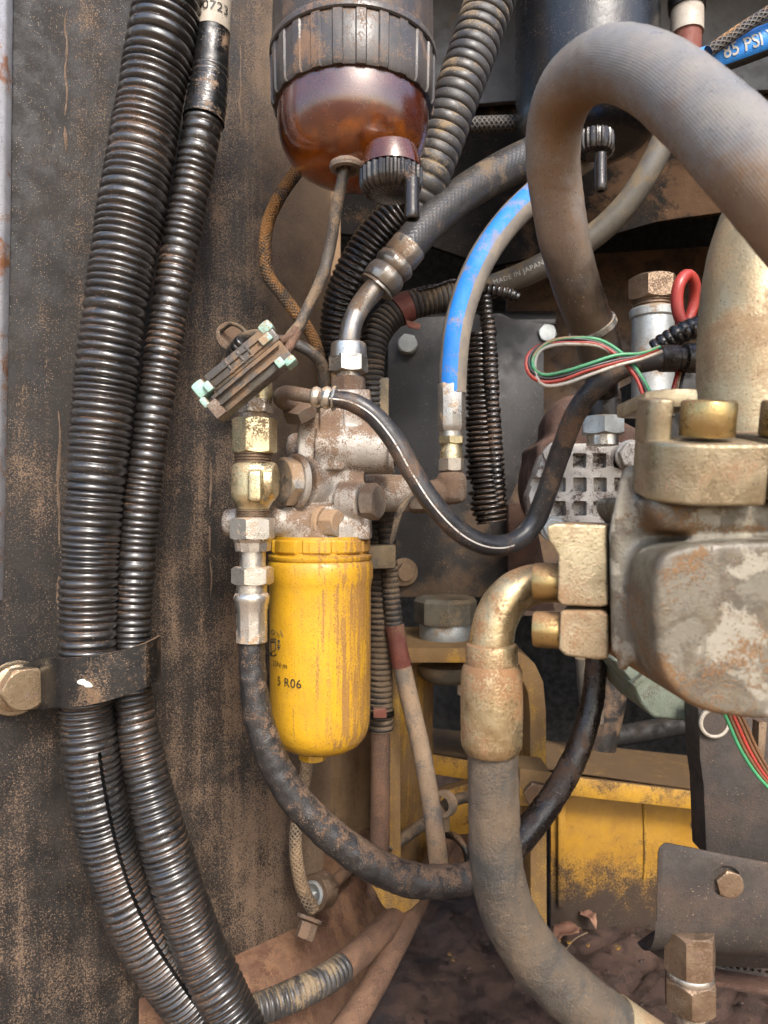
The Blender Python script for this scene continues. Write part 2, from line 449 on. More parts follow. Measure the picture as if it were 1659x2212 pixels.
M_brass = mat('yellow_passivate', (0.60, 0.52, 0.33), (0.50, 0.42, 0.25), rough=.30, metal=.9, dust=.30, dcol=(0.28, 0.19, 0.10), speck=.25, bump=.3, scale=2.5, fine=.7)
M_gold = mat('gold_plate', (0.42, 0.345, 0.21), (0.31, 0.23, 0.125), rough=.3, metal=.85, dust=.36, dcol=(0.18, 0.085, 0.033), speck=.06, bump=.35, scale=2.4, soft=.1, fine=.6, varscale=70)
M_goldpipe = mat('gold_pipe', (0.42, 0.355, 0.225), (0.33, 0.26, 0.155), rough=.36, metal=.6, dust=.44, dcol=(0.24, 0.155, 0.083), speck=.1, bump=.3, scale=1.6, soft=.12, fine=.4)
M_cast = mat('cast_alloy', (0.42, 0.39, 0.35), (0.33, 0.30, 0.26), rough=.5, metal=.35, dust=.48, dcol=(0.16, 0.094, 0.053), up=.25, speck=.25, bump=.35, scale=1.8, soft=.07, fine=.6)
M_castdirt = mat('cast_dirty', (0.2, 0.165, 0.13), (0.135, 0.105, 0.08), rough=.6, metal=.35, dust=.52, dcol=(0.13, 0.077, 0.046), speck=.25, bump=.4, scale=2, fine=.9)
M_yel = mat('filter_yellow', (0.52, 0.285, 0.016), (0.44, 0.235, 0.014), rough=.36, dust=.40, dcol=(0.22, 0.105, 0.032), streak=.85, scale=1.8, up=.25, speck=.3, bump=.3, grad=((1, .15, -.02), .016, 6.0), soft=.10, fine=.8, dmax=.82, coat=.15, sgain=2.2)
M_frame = mat('frame_yellow', (0.44, 0.245, 0.032), (0.34, 0.18, 0.025), rough=.5, dust=.6, dcol=(0.19, 0.115, 0.052), streak=.4, up=.45, speck=.25, bump=.25)
M_framedirt = mat('frame_yellow_dirty', (0.40, 0.22, 0.024), (0.29, 0.15, 0.018), rough=.5, dust=.40, dcol=(0.085, 0.05, 0.024), streak=.25, scale=2.0, up=.5, speck=.25, bump=.35, fine=.6)
M_panel_y = mat('panel_yellow_oily', (0.34, 0.178, 0.018), (0.27, 0.135, 0.014), rough=.42, dust=.36, dcol=(0.035, 0.021, 0.013), scale=1.6, up=.2, speck=.25, bump=.35, fine=1.0, grad=((0, 0, -1), -.075, 4.0), soft=.13, dmax=1)
M_hose = mat('hose_rubber', (0.015, 0.0145, 0.015), (0.022, 0.021, 0.02), rough=.45, dust=.40, dcol=(0.17, 0.105, 0.062), up=.5, speck=.35, bump=.3, scale=1.6)
M_hosecoarse = mat('hose_crusty', (0.012, 0.012, 0.0125), (0.02, 0.018, 0.017), rough=.42, dust=.27, dcol=(0.12, 0.072, 0.042), up=.6, speck=.45, bump=.75, scale=5.0, fine=.9)
M_hosestripe = mat('hose_white_line', (0.02, 0.02, 0.022), (0.028, 0.027, 0.028), rough=.38, dust=.36, dcol=(0.12, 0.072, 0.042), up=-.1, speck=.3, bump=.2, scale=1.8, stripe=[(.512, .535, (0.6, 0.57, 0.52), 0.21)])
M_hosebig = mat('hose_pressure_dusty', (0.03, 0.03, 0.028), (0.045, 0.041, 0.035), rough=.55, dust=.5, dcol=(0.10, 0.07, 0.043), streak=.3, up=.1, speck=.12, bump=.75, scale=1.3, soft=.14)
M_hosetan = mat('hose_tan_dust', (0.13, 0.115, 0.1), (0.2, 0.165, 0.125), rough=.8, dust=.56, dcol=(0.31, 0.215, 0.135), up=.1, speck=.3, bump=.3, scale=2.4)
M_hosered = mat('hose_red_dust', (0.07, 0.04, 0.027), (0.10, 0.057, 0.037), rough=.75, dust=.5, dcol=(0.16, 0.086, 0.05), up=.3, speck=.4, bump=.7, scale=2, fine=.9)
M_hosewet = mat('hose_wet', (0.011, 0.0085, 0.007), (0.018, 0.012, 0.009), rough=.28, dust=.25, dcol=(0.07, 0.038, 0.021), up=.2, speck=.2, bump=.55, scale=2)
M_rad = mat('radiator_hose', (0.15, 0.142, 0.132), (0.185, 0.165, 0.14), rough=.34, dust=.40, dcol=(0.16, 0.088, 0.038), up=-.75, speck=.15, bump=.12, scale=1.0, soft=.16, fine=.3, braid=(0, 44, None, None), dmax=.85, zmix=((0, -1.5, 1), .17, .07, (0.010, 0.0085, 0.0075), .26))
M_radlow = mat('radiator_hose_oily', (0.015, 0.013, 0.012), (0.045, 0.036, 0.03), rough=.35, dust=.32, dcol=(0.12, 0.07, 0.04), speck=.35, bump=.4, scale=2)
M_blue = mat('blue_stripe_hose', (0.13, 0.115, 0.10), (0.18, 0.155, 0.125), rough=.62, dust=.36, dcol=(0.22, 0.18, 0.13), up=.1, speck=.1, bump=.25, scale=2.2, stripe=[(.345, .54, (0.008, 0.16, 0.54), 9)], braid=(420, 50, None, None), dmax=.7)
M_bluetop = mat('blue_hose', (0.03, 0.028, 0.027), rough=.6, dust=.25, speck=.1, bump=.2, stripe=[(.30, .66, (0.02, 0.2, 0.6), 9)], braid=(420, 40, None, None))
M_braid = mat('braided_cover', (0.06, 0.05, 0.04), rough=.6, dust=.25, dcol=(0.33, 0.17, 0.06), speck=.1, bump=.9, braid=(160, 7, (0.085, 0.075, 0.065), (0.012, 0.010, 0.009)))
M_braid_or = mat('braided_cover_orange', (0.06, 0.05, 0.04), rough=.6, dust=.5, dcol=(0.28, 0.13, 0.035), speck=.1, bump=.9, braid=(300, 9, (0.085, 0.06, 0.035), (0.02, 0.014, 0.01)), scale=2)
M_braid_tan = mat('braided_cover_dusty', (0.16, 0.12, 0.08), rough=.8, dust=.5, dcol=(0.28, 0.19, 0.11), speck=.2, bump=.9, braid=(180, 8, (0.22, 0.165, 0.11), (0.06, 0.042, 0.028)))
M_grip = mat('woven_hose', (0.025, 0.024, 0.0235), (0.034, 0.031, 0.028), rough=.42, dust=.33, dcol=(0.12, 0.083, 0.05), up=.1, speck=.12, bump=.16, braid=(150, 22, None, None), scale=1.6)
M_clear = mat('grey_hose', (0.11, 0.10, 0.082), (0.075, 0.068, 0.058), rough=.42, dust=.42, dcol=(0.17, 0.125, 0.072), speck=.2, bump=.2, scale=2.5)
M_wireb = mat('wire_black_dusty', (0.03, 0.026, 0.022), (0.06, 0.048, 0.036), rough=.55, dust=.42, dcol=(0.16, 0.11, 0.066), speck=.4, bump=.5, scale=3)
M_amber = mat('amber_bowl', (0.21, 0.038, 0.014), (0.15, 0.028, 0.010), rough=.10, dust=.34, dcol=(0.12, 0.07, 0.05), up=.1, speck=.6, bump=.10, trans=.75, soft=.25, fine=.35, dmax=.45, coat=1.0, spec=.9, zmix=((0, 0, -1), -.036, -.002, (1.0, 0.27, 0.018), .06))  # orange towards the bottom paints light shining through the bowl
M_amberdark = mat('amber_boss', (0.16, 0.035, 0.01), (0.10, 0.022, 0.008), rough=.12, dust=.3, dcol=(0.10, 0.058, 0.04), up=.1, speck=.4, bump=.1, trans=.5, soft=.2, dmax=.5, coat=.6)
M_amberliq = mat('filter_element', (0.05, 0.022, 0.012), (0.03, 0.014, 0.008), rough=.5, dust=.0, speck=0, bump=.1)
M_collar = mat('collar_plastic', (0.04, 0.037, 0.035), (0.06, 0.052, 0.047), rough=.36, dust=.36, dcol=(0.16, 0.097, 0.06), up=.5, speck=.3, bump=.2, scale=1.6, fine=.8)
M_can = mat('canister_paint', (0.028, 0.024, 0.022), (0.038, 0.033, 0.029), rough=.38, dust=.36, dcol=(0.13, 0.08, 0.05), streak=.4, up=.2, speck=.3, bump=.15)
M_can2 = mat('canister_black', (0.013, 0.014, 0.016), rough=.22, dust=.18, dcol=(0.16, 0.12, 0.09), streak=.5, up=0, speck=.35, bump=.45)
M_cap = mat('drain_cap_oily', (0.014, 0.012, 0.011), (0.022, 0.017, 0.014), rough=.16, dust=.15, dcol=(0.15, 0.085, 0.05), up=.1, speck=.1, bump=.25, scale=3)
M_mint = mat('mint_plastic', (0.27, 0.44, 0.37), (0.2, 0.34, 0.29), rough=.42, dust=.42, dcol=(0.25, 0.15, 0.08), speck=.2, bump=.12, scale=3)
M_conn = mat('connector_smoky', (0.07, 0.058, 0.043), (0.05, 0.04, 0.03), rough=.32, dust=.42, dcol=(0.17, 0.105, 0.058), speck=.35, bump=.2, scale=3, trans=.25)
M_pump = mat('pump_paint_peeling', (0.105, 0.085, 0.057), (0.066, 0.054, 0.038), rough=.36, metal=.1, dust=.36, dcol=(0.15, 0.08, 0.032), up=-.55, speck=.06, bump=.6, blotch=((0.24, 0.215, 0.165), .44, 26, 0), patch=((0.125, 0.11, 0.082), .48, 44), scale=1.9, soft=.07, fine=.8, varscale=60)
M_flange = mat('flange_gold', (0.35, 0.30, 0.20), (0.26, 0.21, 0.13), rough=.33, metal=.8, dust=.36, dcol=(0.22, 0.125, 0.06), up=.25, speck=.06, bump=.35, scale=2.0, soft=.12, fine=.6, varscale=55)
M_rustmetal = mat('rusty_steel', (0.19, 0.13, 0.085), (0.25, 0.18, 0.12), rough=.42, metal=.75, dust=.28, dcol=(0.11, 0.064, 0.038), speck=.25, bump=.35, scale=2, fine=.8)
M_block = mat('block_greybrown', (0.034, 0.028, 0.024), (0.025, 0.02, 0.017), rough=.65, dust=.42, dcol=(0.07, 0.046, 0.032), speck=.2, bump=.4, scale=1.2, soft=.15)
M_alt = mat('alternator_alloy', (0.42, 0.40, 0.37), (0.33, 0.31, 0.28), rough=.45, metal=.4, dust=.4, dcol=(0.09, 0.06, 0.045), speck=.5, bump=.5, scale=3, fine=.6, up=0)
M_rustbody = mat('housing_red_dust', (0.06, 0.031, 0.02), (0.042, 0.021, 0.015), rough=.85, dust=.4, dcol=(0.09, 0.046, 0.03), speck=.15, bump=.7)
M_green = mat('green_casting', (0.16, 0.185, 0.14), (0.12, 0.14, 0.105), rough=.6, dust=.28, dcol=(0.10, 0.08, 0.055), speck=.3, bump=.5, scale=2)
M_galv = mat('galvanised', (0.40, 0.42, 0.41), (0.30, 0.31, 0.30), rough=.45, metal=.6, dust=.28, dcol=(0.22, 0.15, 0.09), speck=.15, bump=.25, scale=2)
M_redwire = mat('wire_red', (0.34, 0.035, 0.024), (0.26, 0.03, 0.022), rough=.45, dust=.3, speck=.1, bump=.1, dcol=(0.2, 0.1, 0.06))
M_greenwire = mat('wire_green', (0.05, 0.27, 0.12), rough=.4, dust=.28, speck=.08, bump=.05)
M_whitewire = mat('wire_white', (0.42, 0.39, 0.34), rough=.4, dust=.28, speck=.08, bump=.05)
M_blackwire = mat('wire_black', (0.009, 0.009, 0.0095), rough=.35, dust=.15, speck=.08, bump=.05)
M_brownwire = mat('wire_brown', (0.10, 0.045, 0.02), (0.14, 0.065, 0.027), rough=.5, dust=.25, speck=.05, bump=.05)
M_redtape = mat('red_tape', (0.16, 0.045, 0.03), (0.12, 0.036, 0.025), rough=.7, dust=.40, dcol=(0.16, 0.085, 0.05), speck=.2, bump=.4)
M_rubberblk = mat('rubber_block', (0.11, 0.10, 0.075), (0.075, 0.068, 0.052), rough=.75, dust=.45, dcol=(0.2, 0.145, 0.085), speck=.2, bump=.3)
M_edge = mat('bare_edge', (0.34, 0.34, 0.36), (0.24, 0.24, 0.25), rough=.35, metal=.2, dust=.3, dcol=(0.22, 0.12, 0.06), speck=.2, bump=.2, scale=2, patch=((0.2, 0.09, 0.045), .4, 30))
M_leaf = mat('dry_leaf', (0.24, 0.12, 0.075), (0.17, 0.085, 0.055), rough=.8, dust=.2, speck=.1, bump=.3)
M_twig = mat('dry_straw', (0.2, 0.14, 0.085), (0.14, 0.1, 0.06), rough=.8, dust=.2, speck=.1, bump=.2)

# ------------------------------------------------------------------ the setting
def wall_d(x, k=0.0): return 0.9132 / (1 - 0.000515 * (x - CX)) + k
def wallp(x, y): return (x, y, wall_d(x))
WN = Vector((0.624, -0.782, 0.0))    # the left panel's normal, towards the viewer
def struct(name, geo, m, label, sharp=35, loc=None):
    o = mesh_obj(name, geo, m, sharp=sharp, loc=loc); o['kind'] = 'structure'; o['label'] = label; return o
pts = [(-420, -700), (745, -700), (738, 100), (722, 300), (716, 420), (716, 1760), (700, 1850), (692, 1960), (660, 2030), (590, 2135), (470, 2330), (-420, 2330)]
struct('wall_left', prism([wallp(*p) for p in pts], 0, .006, .0015, back=(-.624, .782, 0)), M_wall, 'black painted side panel streaked with brown dust behind the ribbed conduits', loc=P(540, 1106, wall_d(540)))
# runs of dried mud and dust on the panel
WL = bpy.data.objects['wall_left']; WL['_o'] = tuple(WL.location)
M_run = mat('dust_run', (0.14, 0.094, 0.062), (0.09, 0.06, 0.04), rough=.9, dust=.4, dcol=(0.13, 0.085, 0.055), speck=.4, bump=.7)
for (x_, y0_, y1_, w_, sd) in ((128, 880, 1390, 7, 1), (143, 20, 330, 6, 2), (455, 900, 1290, 5, 8), (520, 60, 300, 6, 9), (610, 1500, 1720, 5, 12)):
    rr_ = random.Random(sd); n_ = 9
    pl_ = [(x_ + rr_.uniform(-4, 4) + (y0_ + (y1_ - y0_) * k / n_ - y0_) * rr_.uniform(-.004, .004), y0_ + (y1_ - y0_) * k / n_, wall_d(x_) - .0001, w_ * rr_.uniform(.35, 1.2) if 0 < k < n_ else 1.0) for k in range(n_ + 1)]
    sw_ = Sweep(pl_); g_ = sw_.tube(10, .003, rough=.0010, seed=sd)
    mid_ = [sw_.pos(sw_.L * k / 40)[0] for k in range(41)]
    vs_ = []
    for v_ in g_[0]:                    # flatten against the panel
        h_ = (v_ - P(x_, 1106, wall_d(x_))).dot(WN); vs_.append(v_ - WN * h_ * .72)
    mesh_obj('dust_run', (vs_, g_[1], g_[2]), M_run, WL, sharp=None)
# inner wall, further back, down to the floor
def inner_d(x): return 0.90 + (x - 600) * 0.0006
pts = [(480, 280), (735, 280), (735, 620), (852, 900), (852, 1900), (700, 1900), (480, 1900)]
struct('wall_inner', prism([(x, y, inner_d(x)) for x, y in pts], 0, .01, .001), M_wall2, 'tan dusted inner panel with dark worn patches behind the yellow filter')
# lower step of the bay wall
g = ([P(300, 1780, .93), P(870, 1790, 1.02), P(905, 1990, 1.0), P(760, 2150, .83), P(560, 2420, .70), P(300, 2420, .62)], [[0, 1, 2, 3, 4, 5]])
struct('wall_step', join(g, ([v + Vector((0, .02, -.004)) for v in g[0]], [[5, 4, 3, 2, 1, 0]])), M_lower, 'reddish brown sloping lower panel under the braided cable')
# floor of caked mud
FZ = -0.612
def floor_geo():
    vs, fs = [], []
    nx, ny = 150, 130
    for j in range(ny + 1):
        for i in range(nx + 1):
            x = -.45 + 1.5 * i / nx; y = .45 + 1.3 * j / ny
            v = Vector((x, y, 0))
            h = .010 * mnoise.fractal(v * 14, 1.0, 2.0, 4) + .006 * abs(mnoise.noise(v * 45)) + .016 * max(0, mnoise.noise(v * 7 + Vector((3, 1, 0))))
            c = mnoise.voronoi(v * 11)[0]; crack = c[1] - c[0]
            h -= .012 * max(0, 1 - crack * 9) * (1 if x > .2 else .3)
            vs.append((x, y, FZ + h))
    for j in range(ny):
        for i in range(nx):
            a = j * (nx + 1) + i; fs.append([a, a + 1, a + nx + 2, a + nx + 1])
    return vs, fs
struct('floor', floor_geo(), M_mud, 'bay floor caked in dark reddish brown mud', sharp=None)
# recess at the very back and the plates standing in front of it
B = Fr(CX, CY, 1.0)
struct('ground', ([(-80, -80, -1.35), (80, -80, -1.35), (80, 80, -1.35), (-80, 80, -1.35)], [[0, 1, 2, 3]]), mat('soil', (0.22, 0.14, 0.085), (0.18, 0.11, 0.065), rough=.95, dust=.3, speck=0, bump=0), 'brown earth the machine stands on')
struct('hood_blocker', ([(-.8, .80, .86), (1.3, .80, .86), (1.3, 1.8, 1.0), (-.8, 1.8, 1.0), (-.8, .80, .88), (1.3, .80, .88), (1.3, 1.8, 1.02), (-.8, 1.8, 1.02)], [[0, 1, 2, 3], [7, 6, 5, 4], [0, 4, 5, 1], [1, 5, 6, 2], [2, 6, 7, 3], [3, 7, 4, 0]]), M_dark, 'unseen sheet metal panel added over the engine bay to block light')  # added out of view to cut light from overhead
struct('wall_blocker', ([(.95, .35, -.75), (.95, 1.8, -.75), (.95, 1.8, 1.0), (.95, .35, .7), (.97, .35, -.75), (.97, 1.8, -.75), (.97, 1.8, 1.0), (.97, .35, .7)], [[0, 1, 2, 3], [7, 6, 5, 4], [0, 4, 5, 1], [3, 2, 6, 7], [0, 3, 7, 4], [1, 5, 6, 2]]), M_brownplate, 'unseen brown sheet metal added on the right of the bay to block light')  # added out of view to keep side light off the recesses
struct('wall_back', ([(-.6, 1.75, -.75), (1.6, 1.75, -.75), (1.6, 1.75, 1.2), (-.6, 1.75, 1.2)], [[0, 1, 2, 3]]), M_dark, 'black recess at the back of the engine bay')
struct('wall_upper', prism([(640, -700), (1950, -700), (1950, 180), (1420, 205), (1100, 218), (900, 235), (700, 250)], 1.12, .012, .002), M_upper, 'grey painted upper plate behind the two filter bowls')
struct('wall_upper_shaded', prism([(640, 246, 1.14), (1100, 226, 1.14), (1420, 214, 1.14), (1950, 190, 1.14), (1950, 400, 1.08), (1560, 458, 1.08), (1420, 478, 1.08), (1150, 556, 1.08), (1060, 575, 1.10), (900, 520, 1.12), (700, 500, 1.14)], 0, .012, .0), M_uppershade, 'brown lower half of the upper plate, its shade painted in dark, behind the curved hoses')
struct('wall_side', prism([(1095, 560), (1560, 530), (1750, 530), (1750, 1330), (1470, 1330), (1095, 1330)], 1.34, .012, .002), M_brownplate, 'brown dusty firewall behind the hex plug and wire loop')
# ------------------------------------------------------------------ left: ribbed conduits, strap and bolt
def hose(name, pts, m, label, cat, seg=28, step=.006, prof=None, group=None, parent=None, rough=0.0, **kw):
    s = Sweep(pts); g = s.tube(seg=seg, step=step, prof=prof, rough=rough, **kw)
    o = mesh_obj(name, g, m, parent=parent, loc=None if parent else g[0][-1].copy(), sharp=50)
    if parent is None: tag(o, label, cat, group)
    return s, o

A = [(380, -70, .64, 150), (352, 70, .64, 146), (324, 220, .64, 142), (290, 420, .635, 139), (259, 600, .63, 136), (231, 800, .63, 132), (211, 1000, .63, 128), (195, 1200, .63, 122), (189, 1400, .63, 120), (187, 1530, .63, 114), (203, 1680, .63, 118), (238, 1840, .635, 120), (295, 1990, .64, 118), (375, 2120, .65, 116), (470, 2250, .66, 116)]
s = Sweep(A); pit = .0074
tA = s.L * .655
jitt = lambda t, a=0: 1 + .012 * math.sin(t * 37) + .010 * math.sin(t * 91) + .02 * math.sin(t * 23) * math.cos(2 * a + t * 5) + .012 * mnoise.noise(Vector((t * 400, math.cos(a), math.sin(a))))
bend = lambda t: t + .0022 * math.sin(t * 48) + .0016 * math.sin(t * 131)
cprof = corrv(.0079, .0047, s.L, .14, .5)
t = thing('ribbed_conduit', 'thick black ribbed conduit running the full height on the left', 'conduit', s.surf(s.L, 0))
g = s.tube(seg=48, step=.00068, prof=lambda q, a: cprof(bend(q), a) * jitt(q, a), keep=lambda q, a: not (q > tA and -.72 - .05 * math.sin(q * 9) < a < -.72 + .05 + .05 * math.sin(q * 9)), caps=False)
mesh_obj('sleeve', g, M_cond, t, sharp=80)
mesh_obj('cable_core', s.tube(seg=14, step=.02, prof=lambda q, a: .66), M_blackwire, t)

Bp = [(455, 150, .655, 80), (436, 280, .65, 82), (409, 430, .65, 82), (383, 570, .65, 80), (354, 750, .65, 80), (327, 930, .65, 80), (305, 1100, .65, 82), (290, 1280, .65, 84), (284, 1420, .65, 84), (290, 1530, .648, 86), (312, 1650, .645, 96), (346, 1790, .64, 104), (388, 1930, .64, 108), (432, 2050, .64, 110), (480, 2150, .635, 112), (530, 2250, .63, 112)]
s = Sweep(Bp); cp2 = corrv(.0074, .0050, s.L, .15, .5)
t = thing('ribbed_conduit', 'thinner black ribbed conduit right of the thick one, taped at its top', 'conduit', s.surf(s.L, 0))
mesh_obj('sleeve', s.tube(seg=40, step=.0007, prof=lambda q, a: cp2(bend(q), a) * jitt(q * 1.3 + 1, a)), M_cond, t, sharp=80)
sT = Sweep([(468, -70, .655, 74), (460, 40, .655, 74), (455, 150, .655, 76), (447, 215, .652, 84), (440, 262, .65, 88)])
mesh_obj('tape_wrap', sT.tube(seg=36, step=.002, prof=lambda q, a: 1 + (.022 * math.sin(q / .0068 * 6.283) if q > .094 else 0) + .012 * mnoise.noise(Vector((q * 90, a * 2, 0))), rough=.0004), M_tape, t, sharp=60)
lab = mesh_obj('label', sT.tube(seg=36, step=.003, rad=None, t0=.022, t1=.0592, prof=lambda q, a: 1.03), M_label, t)
rr = sT.pos(.04)[1]
mesh_obj('printed_number', text_geo('000723', .0115, lambda x, y: sT.surf(.0455 - y, -x / rr - .02, .0012), 1.05), M_ink, lab, sharp=None)
hose('ribbed_conduit', [(458, 235, .672, 50), (440, 340, .672, 50), (424, 430, .675, 48), (402, 560, .68, 46), (380, 680, .685, 44), (352, 840, .69, 40)], M_cond, 'narrow black ribbed conduit showing behind the taped conduit, nearest the bowl', 'conduit', 28, .0011, corr(.0066, .2, .5))

# strap
t = thing('hose_strap', 'black painted steel strap holding the ribbed conduits to the panel', 'strap', P(200, 1520, .60))
pts = [(-30, .648, 1452, 1530), (40, .640, 1440, 1535), (86, .632, 1424, 1533), (108, .618, 1419, 1530), (122, .604, 1421, 1527), (145, .597, 1421, 1526), (185, .594, 1418, 1523), (230, .597, 1411, 1513), (275, .603, 1401, 1499), (312, .612, 1388, 1484), (332, .625, 1378, 1472), (341, .645, 1372, 1466), (338, .665, 1372, 1464)]
mesh_obj('band', ribbon(pts, -.0026), M_clamp, t)
f = Fr(196, 1474, .592, (-.02, -1, .1))
blob = []
for k in range(28):
    a = 2 * math.pi * k / 28; x = math.cos(a) * 17; y = math.sin(a) * 7
    blob.append((178 + x + y * .2 + 5, 1478 + y + (4 * math.cos(a) ** 2 if x > 0 else -4)))
mesh_obj('white_spot', prism(blob, .5908, .001, .0002), M_white, t)  # small white spot laid on the band
# its bolt
wb = (WN + Vector((.0, 0, .03))).normalized()
t = thing('strap_bolt', 'large rusty hex bolt with washers fixing the strap at the left edge', 'bolt', P(45, 1480, .63))
f = Fr(32, 1486, .642, wb)
mesh_obj('washer', f.lathe([(0, 0), (57, 0), (59, 2), (59, 6), (57, 8), (0, 8)], 48), M_bolt, t)
f2 = Fr(36, 1485, .636, wb)
mesh_obj('spring_washer', f2.lathe([(0, 0), (48, 0), (50, 2), (50, 11), (47, 13), (0, 13)], 48), M_bolt, t)
f3 = Fr(46, 1483, .632, wb)
h = mesh_obj('hex_head', f3.hexa(43, 4, 46, .05), M_bolt, t, sharp=20)
ftxt = lambda x, y: f3.p(0, 0, 44.6) + (f3.z.cross(Vector((0, 0, -1))).normalized() * x + Vector((0, 0, 1)) * y)
mesh_obj('head_marking', text_geo('8.8', .009, lambda x, y: f3.p(0, 0, 47) + Vector((.782, .624, 0)) * (x + .004) + Vector((0, 0, 1)) * (y - .006)), M_castdirt, h, sharp=None)
# bare panel edge at the far left
o = mesh_obj('edge_trim', prism([(-60, -200, .61), (16, -200, .632), (9, 500, .632), (1, 900, .632), (-6, 1300, .632), (-60, 1300, .61)], 0, .012, .002), M_edge)
tag(o, 'worn bare metal edge strip along the far left of the panel', 'trim')

# ------------------------------------------------------------------ water separator with amber bowl
D = .62
f = Fr(763, 0, D); y2h = lambda y: -y
t = thing('water_separator', 'fuel water separator with ribbed collar and amber bowl at the top centre', 'filter', P(763, 400, D))
mesh_obj('canister', f.lathe([(0, 320), (171, 320), (171, 20), (173, -60), (172, -140), (0, -140)], 72), M_can, t)
def ribs(a, h):
    q = (a * 36 / (2 * math.pi)) % 1
    return 1.0 + (.020 if q < .5 else 0.0)
segc = 24 * 16
def ribs2(a, h):
    q = (a / (2 * math.pi) * 24) % 1
    k = min(1, max(0, (0.25 - abs(q - .5)) * 22))
    return 1 + .02 * k
cg = f.lathe([(168, -120), (177, -120), (179, -123), (179, -134), (176, -137)], segc)
cg2 = f.lathe([(168, -136), (172, -137), (174, -142), (173, -200), (172, -234), (168, -242), (160, -243)], segc, ribs2)
c = mesh_obj('collar', cg2, M_collar, t, sharp=28)
mesh_obj('collar_rim', cg, M_collar, c)
prof = [(163, -230), (163, -262), (161, -290), (154, -318), (141, -343), (122, -362), (98, -376), (68, -385), (38, -388), (0, -389)]
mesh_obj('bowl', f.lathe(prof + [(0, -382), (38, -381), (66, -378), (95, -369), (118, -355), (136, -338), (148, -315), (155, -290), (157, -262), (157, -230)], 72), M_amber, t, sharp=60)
# drain boss, cap and nozzle
f2 = Fr(845, 366, .565)
mesh_obj('drain_boss', f2.lathe([(0, 60), (54, 44), (64, 14), (66, -2), (0, -2)], 48), M_amberdark, t)
def knurl(n, amp):
    def q(a, h):
        w = (a / (2 * math.pi) * n) % 1
        return 1 + amp * min(1, max(0, (.3 - abs(w - .5)) * 10))
    return q
cap = mesh_obj('drain_cap', f2.lathe([(0, -2), (60, -2), (64, -6), (64, -34), (60, -46), (52, -54), (44, -57), (0, -58)], 26 * 8, knurl(26, .07)), M_cap, t, sharp=30)
f3 = Fr(890, 408, .545)
mesh_obj('nozzle', f3.lathe([(0, 22), (16, 22), (16, -52), (17, -62), (15, -66), (9, -66), (8, -50), (0, -50)], 28), M_cap, cap)
f4 = Fr(748, 356, .575)
mesh_obj('sensor_ring', f4.lathe([(0, 10), (26, 8), (34, 3), (37, -4), (35, -11), (28, -14), (23, -12), (21, -4), (0, -4)], 40), M_castdirt, t)

hose('sensor_wire', [(750, 348, .575, 20), (744, 372, .575, 24), (732, 420, .58, 26), (722, 480, .585, 25), (712, 540, .59, 25), (697, 595, .59, 27), (672, 650, .59, 24), (648, 700, .588, 24), (632, 722, .585, 28), (622, 735, .585, 24)], M_wireb, 'dusty sleeved wire hanging from the amber bowl to the connector', 'wire', 16, .003, rough=.0007)
hose('braided_hose', [(668, 335, .72, 30), (640, 372, .71, 30), (607, 420, .70, 29), (580, 478, .695, 28), (572, 540, .69, 28), (580, 596, .69, 28), (612, 640, .69, 28), (642, 680, .69, 28), (668, 715, .70, 26), (688, 762, .71, 26), (696, 830, .72, 24)], M_braid_or, 'orange stained braided fuel line curving below the amber bowl', 'hose', 18, .004)
hose('wire_loom', [(488, 800, .72, 30), (500, 765, .715, 30), (520, 738, .71, 28), (552, 724, .70, 26), (600, 735, .69, 24), (645, 747, .69, 24), (680, 768, .69, 26), (698, 800, .70, 28), (702, 850, .71, 28)], M_wireb, 'short dusty cable behind the mint clipped connector', 'cable', 16, .003, rough=.0006)
# wall clip holding a short loom
t = thing('wall_clip', 'small dark wall clip left of the mint clipped connector', 'clip', P(500, 760, .74))
f = Fr(497, 728, .745, (.5, -1, .1))
mesh_obj('base', f.lathe([(0, 0), (32, 0), (32, 5), (24, 9), (20, 9), (0, 9)], 28), M_castdirt, t)
mesh_obj('loop', Sweep([(478, 715, .735, 9), (500, 700, .725, 9), (525, 712, .715, 9), (535, 735, .71, 9), (528, 755, .71, 8)]).tube(10, .002), M_wireb, t)
hose('loom_stub', [(524, 735, .70, 32), (512, 752, .705, 32), (500, 772, .715, 32), (492, 795, .725, 30)], M_cond, 'short ribbed loom tucked into the wall clip', 'conduit', 20, .001, corr(.006, .2, .5))

# connector with mint clips
t = thing('electrical_connector', 'smoky plastic electrical connector with mint green clips hanging at an angle', 'connector', P(520, 880, .58))
ax = Vector((172, 0, 143)).normalized()
f = Fr(540, 796, .575, ax, (0, -1, 0))      # x towards viewer, y = z cross x, z along the connector
S1 = 1 if f.y.z > 0 else -1
def cb(name, z0, z1, y0, y1, x0, x1, m, par=None, bev=3):
    yy = sorted((S1 * y0, S1 * y1)); return mesh_obj(name, f.box(x0, x1, yy[0], yy[1], z0, z1, bev), m, par or t)
b1 = cb('upper_shell', -88, 92, 2, 46, -34, 22, M_conn, bev=6)
cb('shell_rib', -80, 70, 10, 15, 20, 27, M_conn, b1, 2); cb('shell_rib', -80, 80, 27, 32, 20, 27, M_conn, b1, 2)
cb('shell_rib', -34, -28, 8, 38, 18, 26, M_conn, b1, 1.5); cb('shell_rib', -2, 4, 8, 38, 18, 26, M_conn, b1, 1.5); cb('shell_rib', 20, 26, 8, 38, 18, 26, M_conn, b1, 1.5)
b2 = cb('lower_shell', -104, 88, -46, 4, -36, 20, M_conn, bev=6)
cb('shell_rib', -98, 80, -10, -5, 24, 32, M_conn, b2, 2); cb('shell_rib', -98, 60, -30, -25, 24, 32, M_conn, b2, 2)
k1 = cb('end_housing', -122, -96, -46, -8, -36, 30, M_castdirt, bev=3)
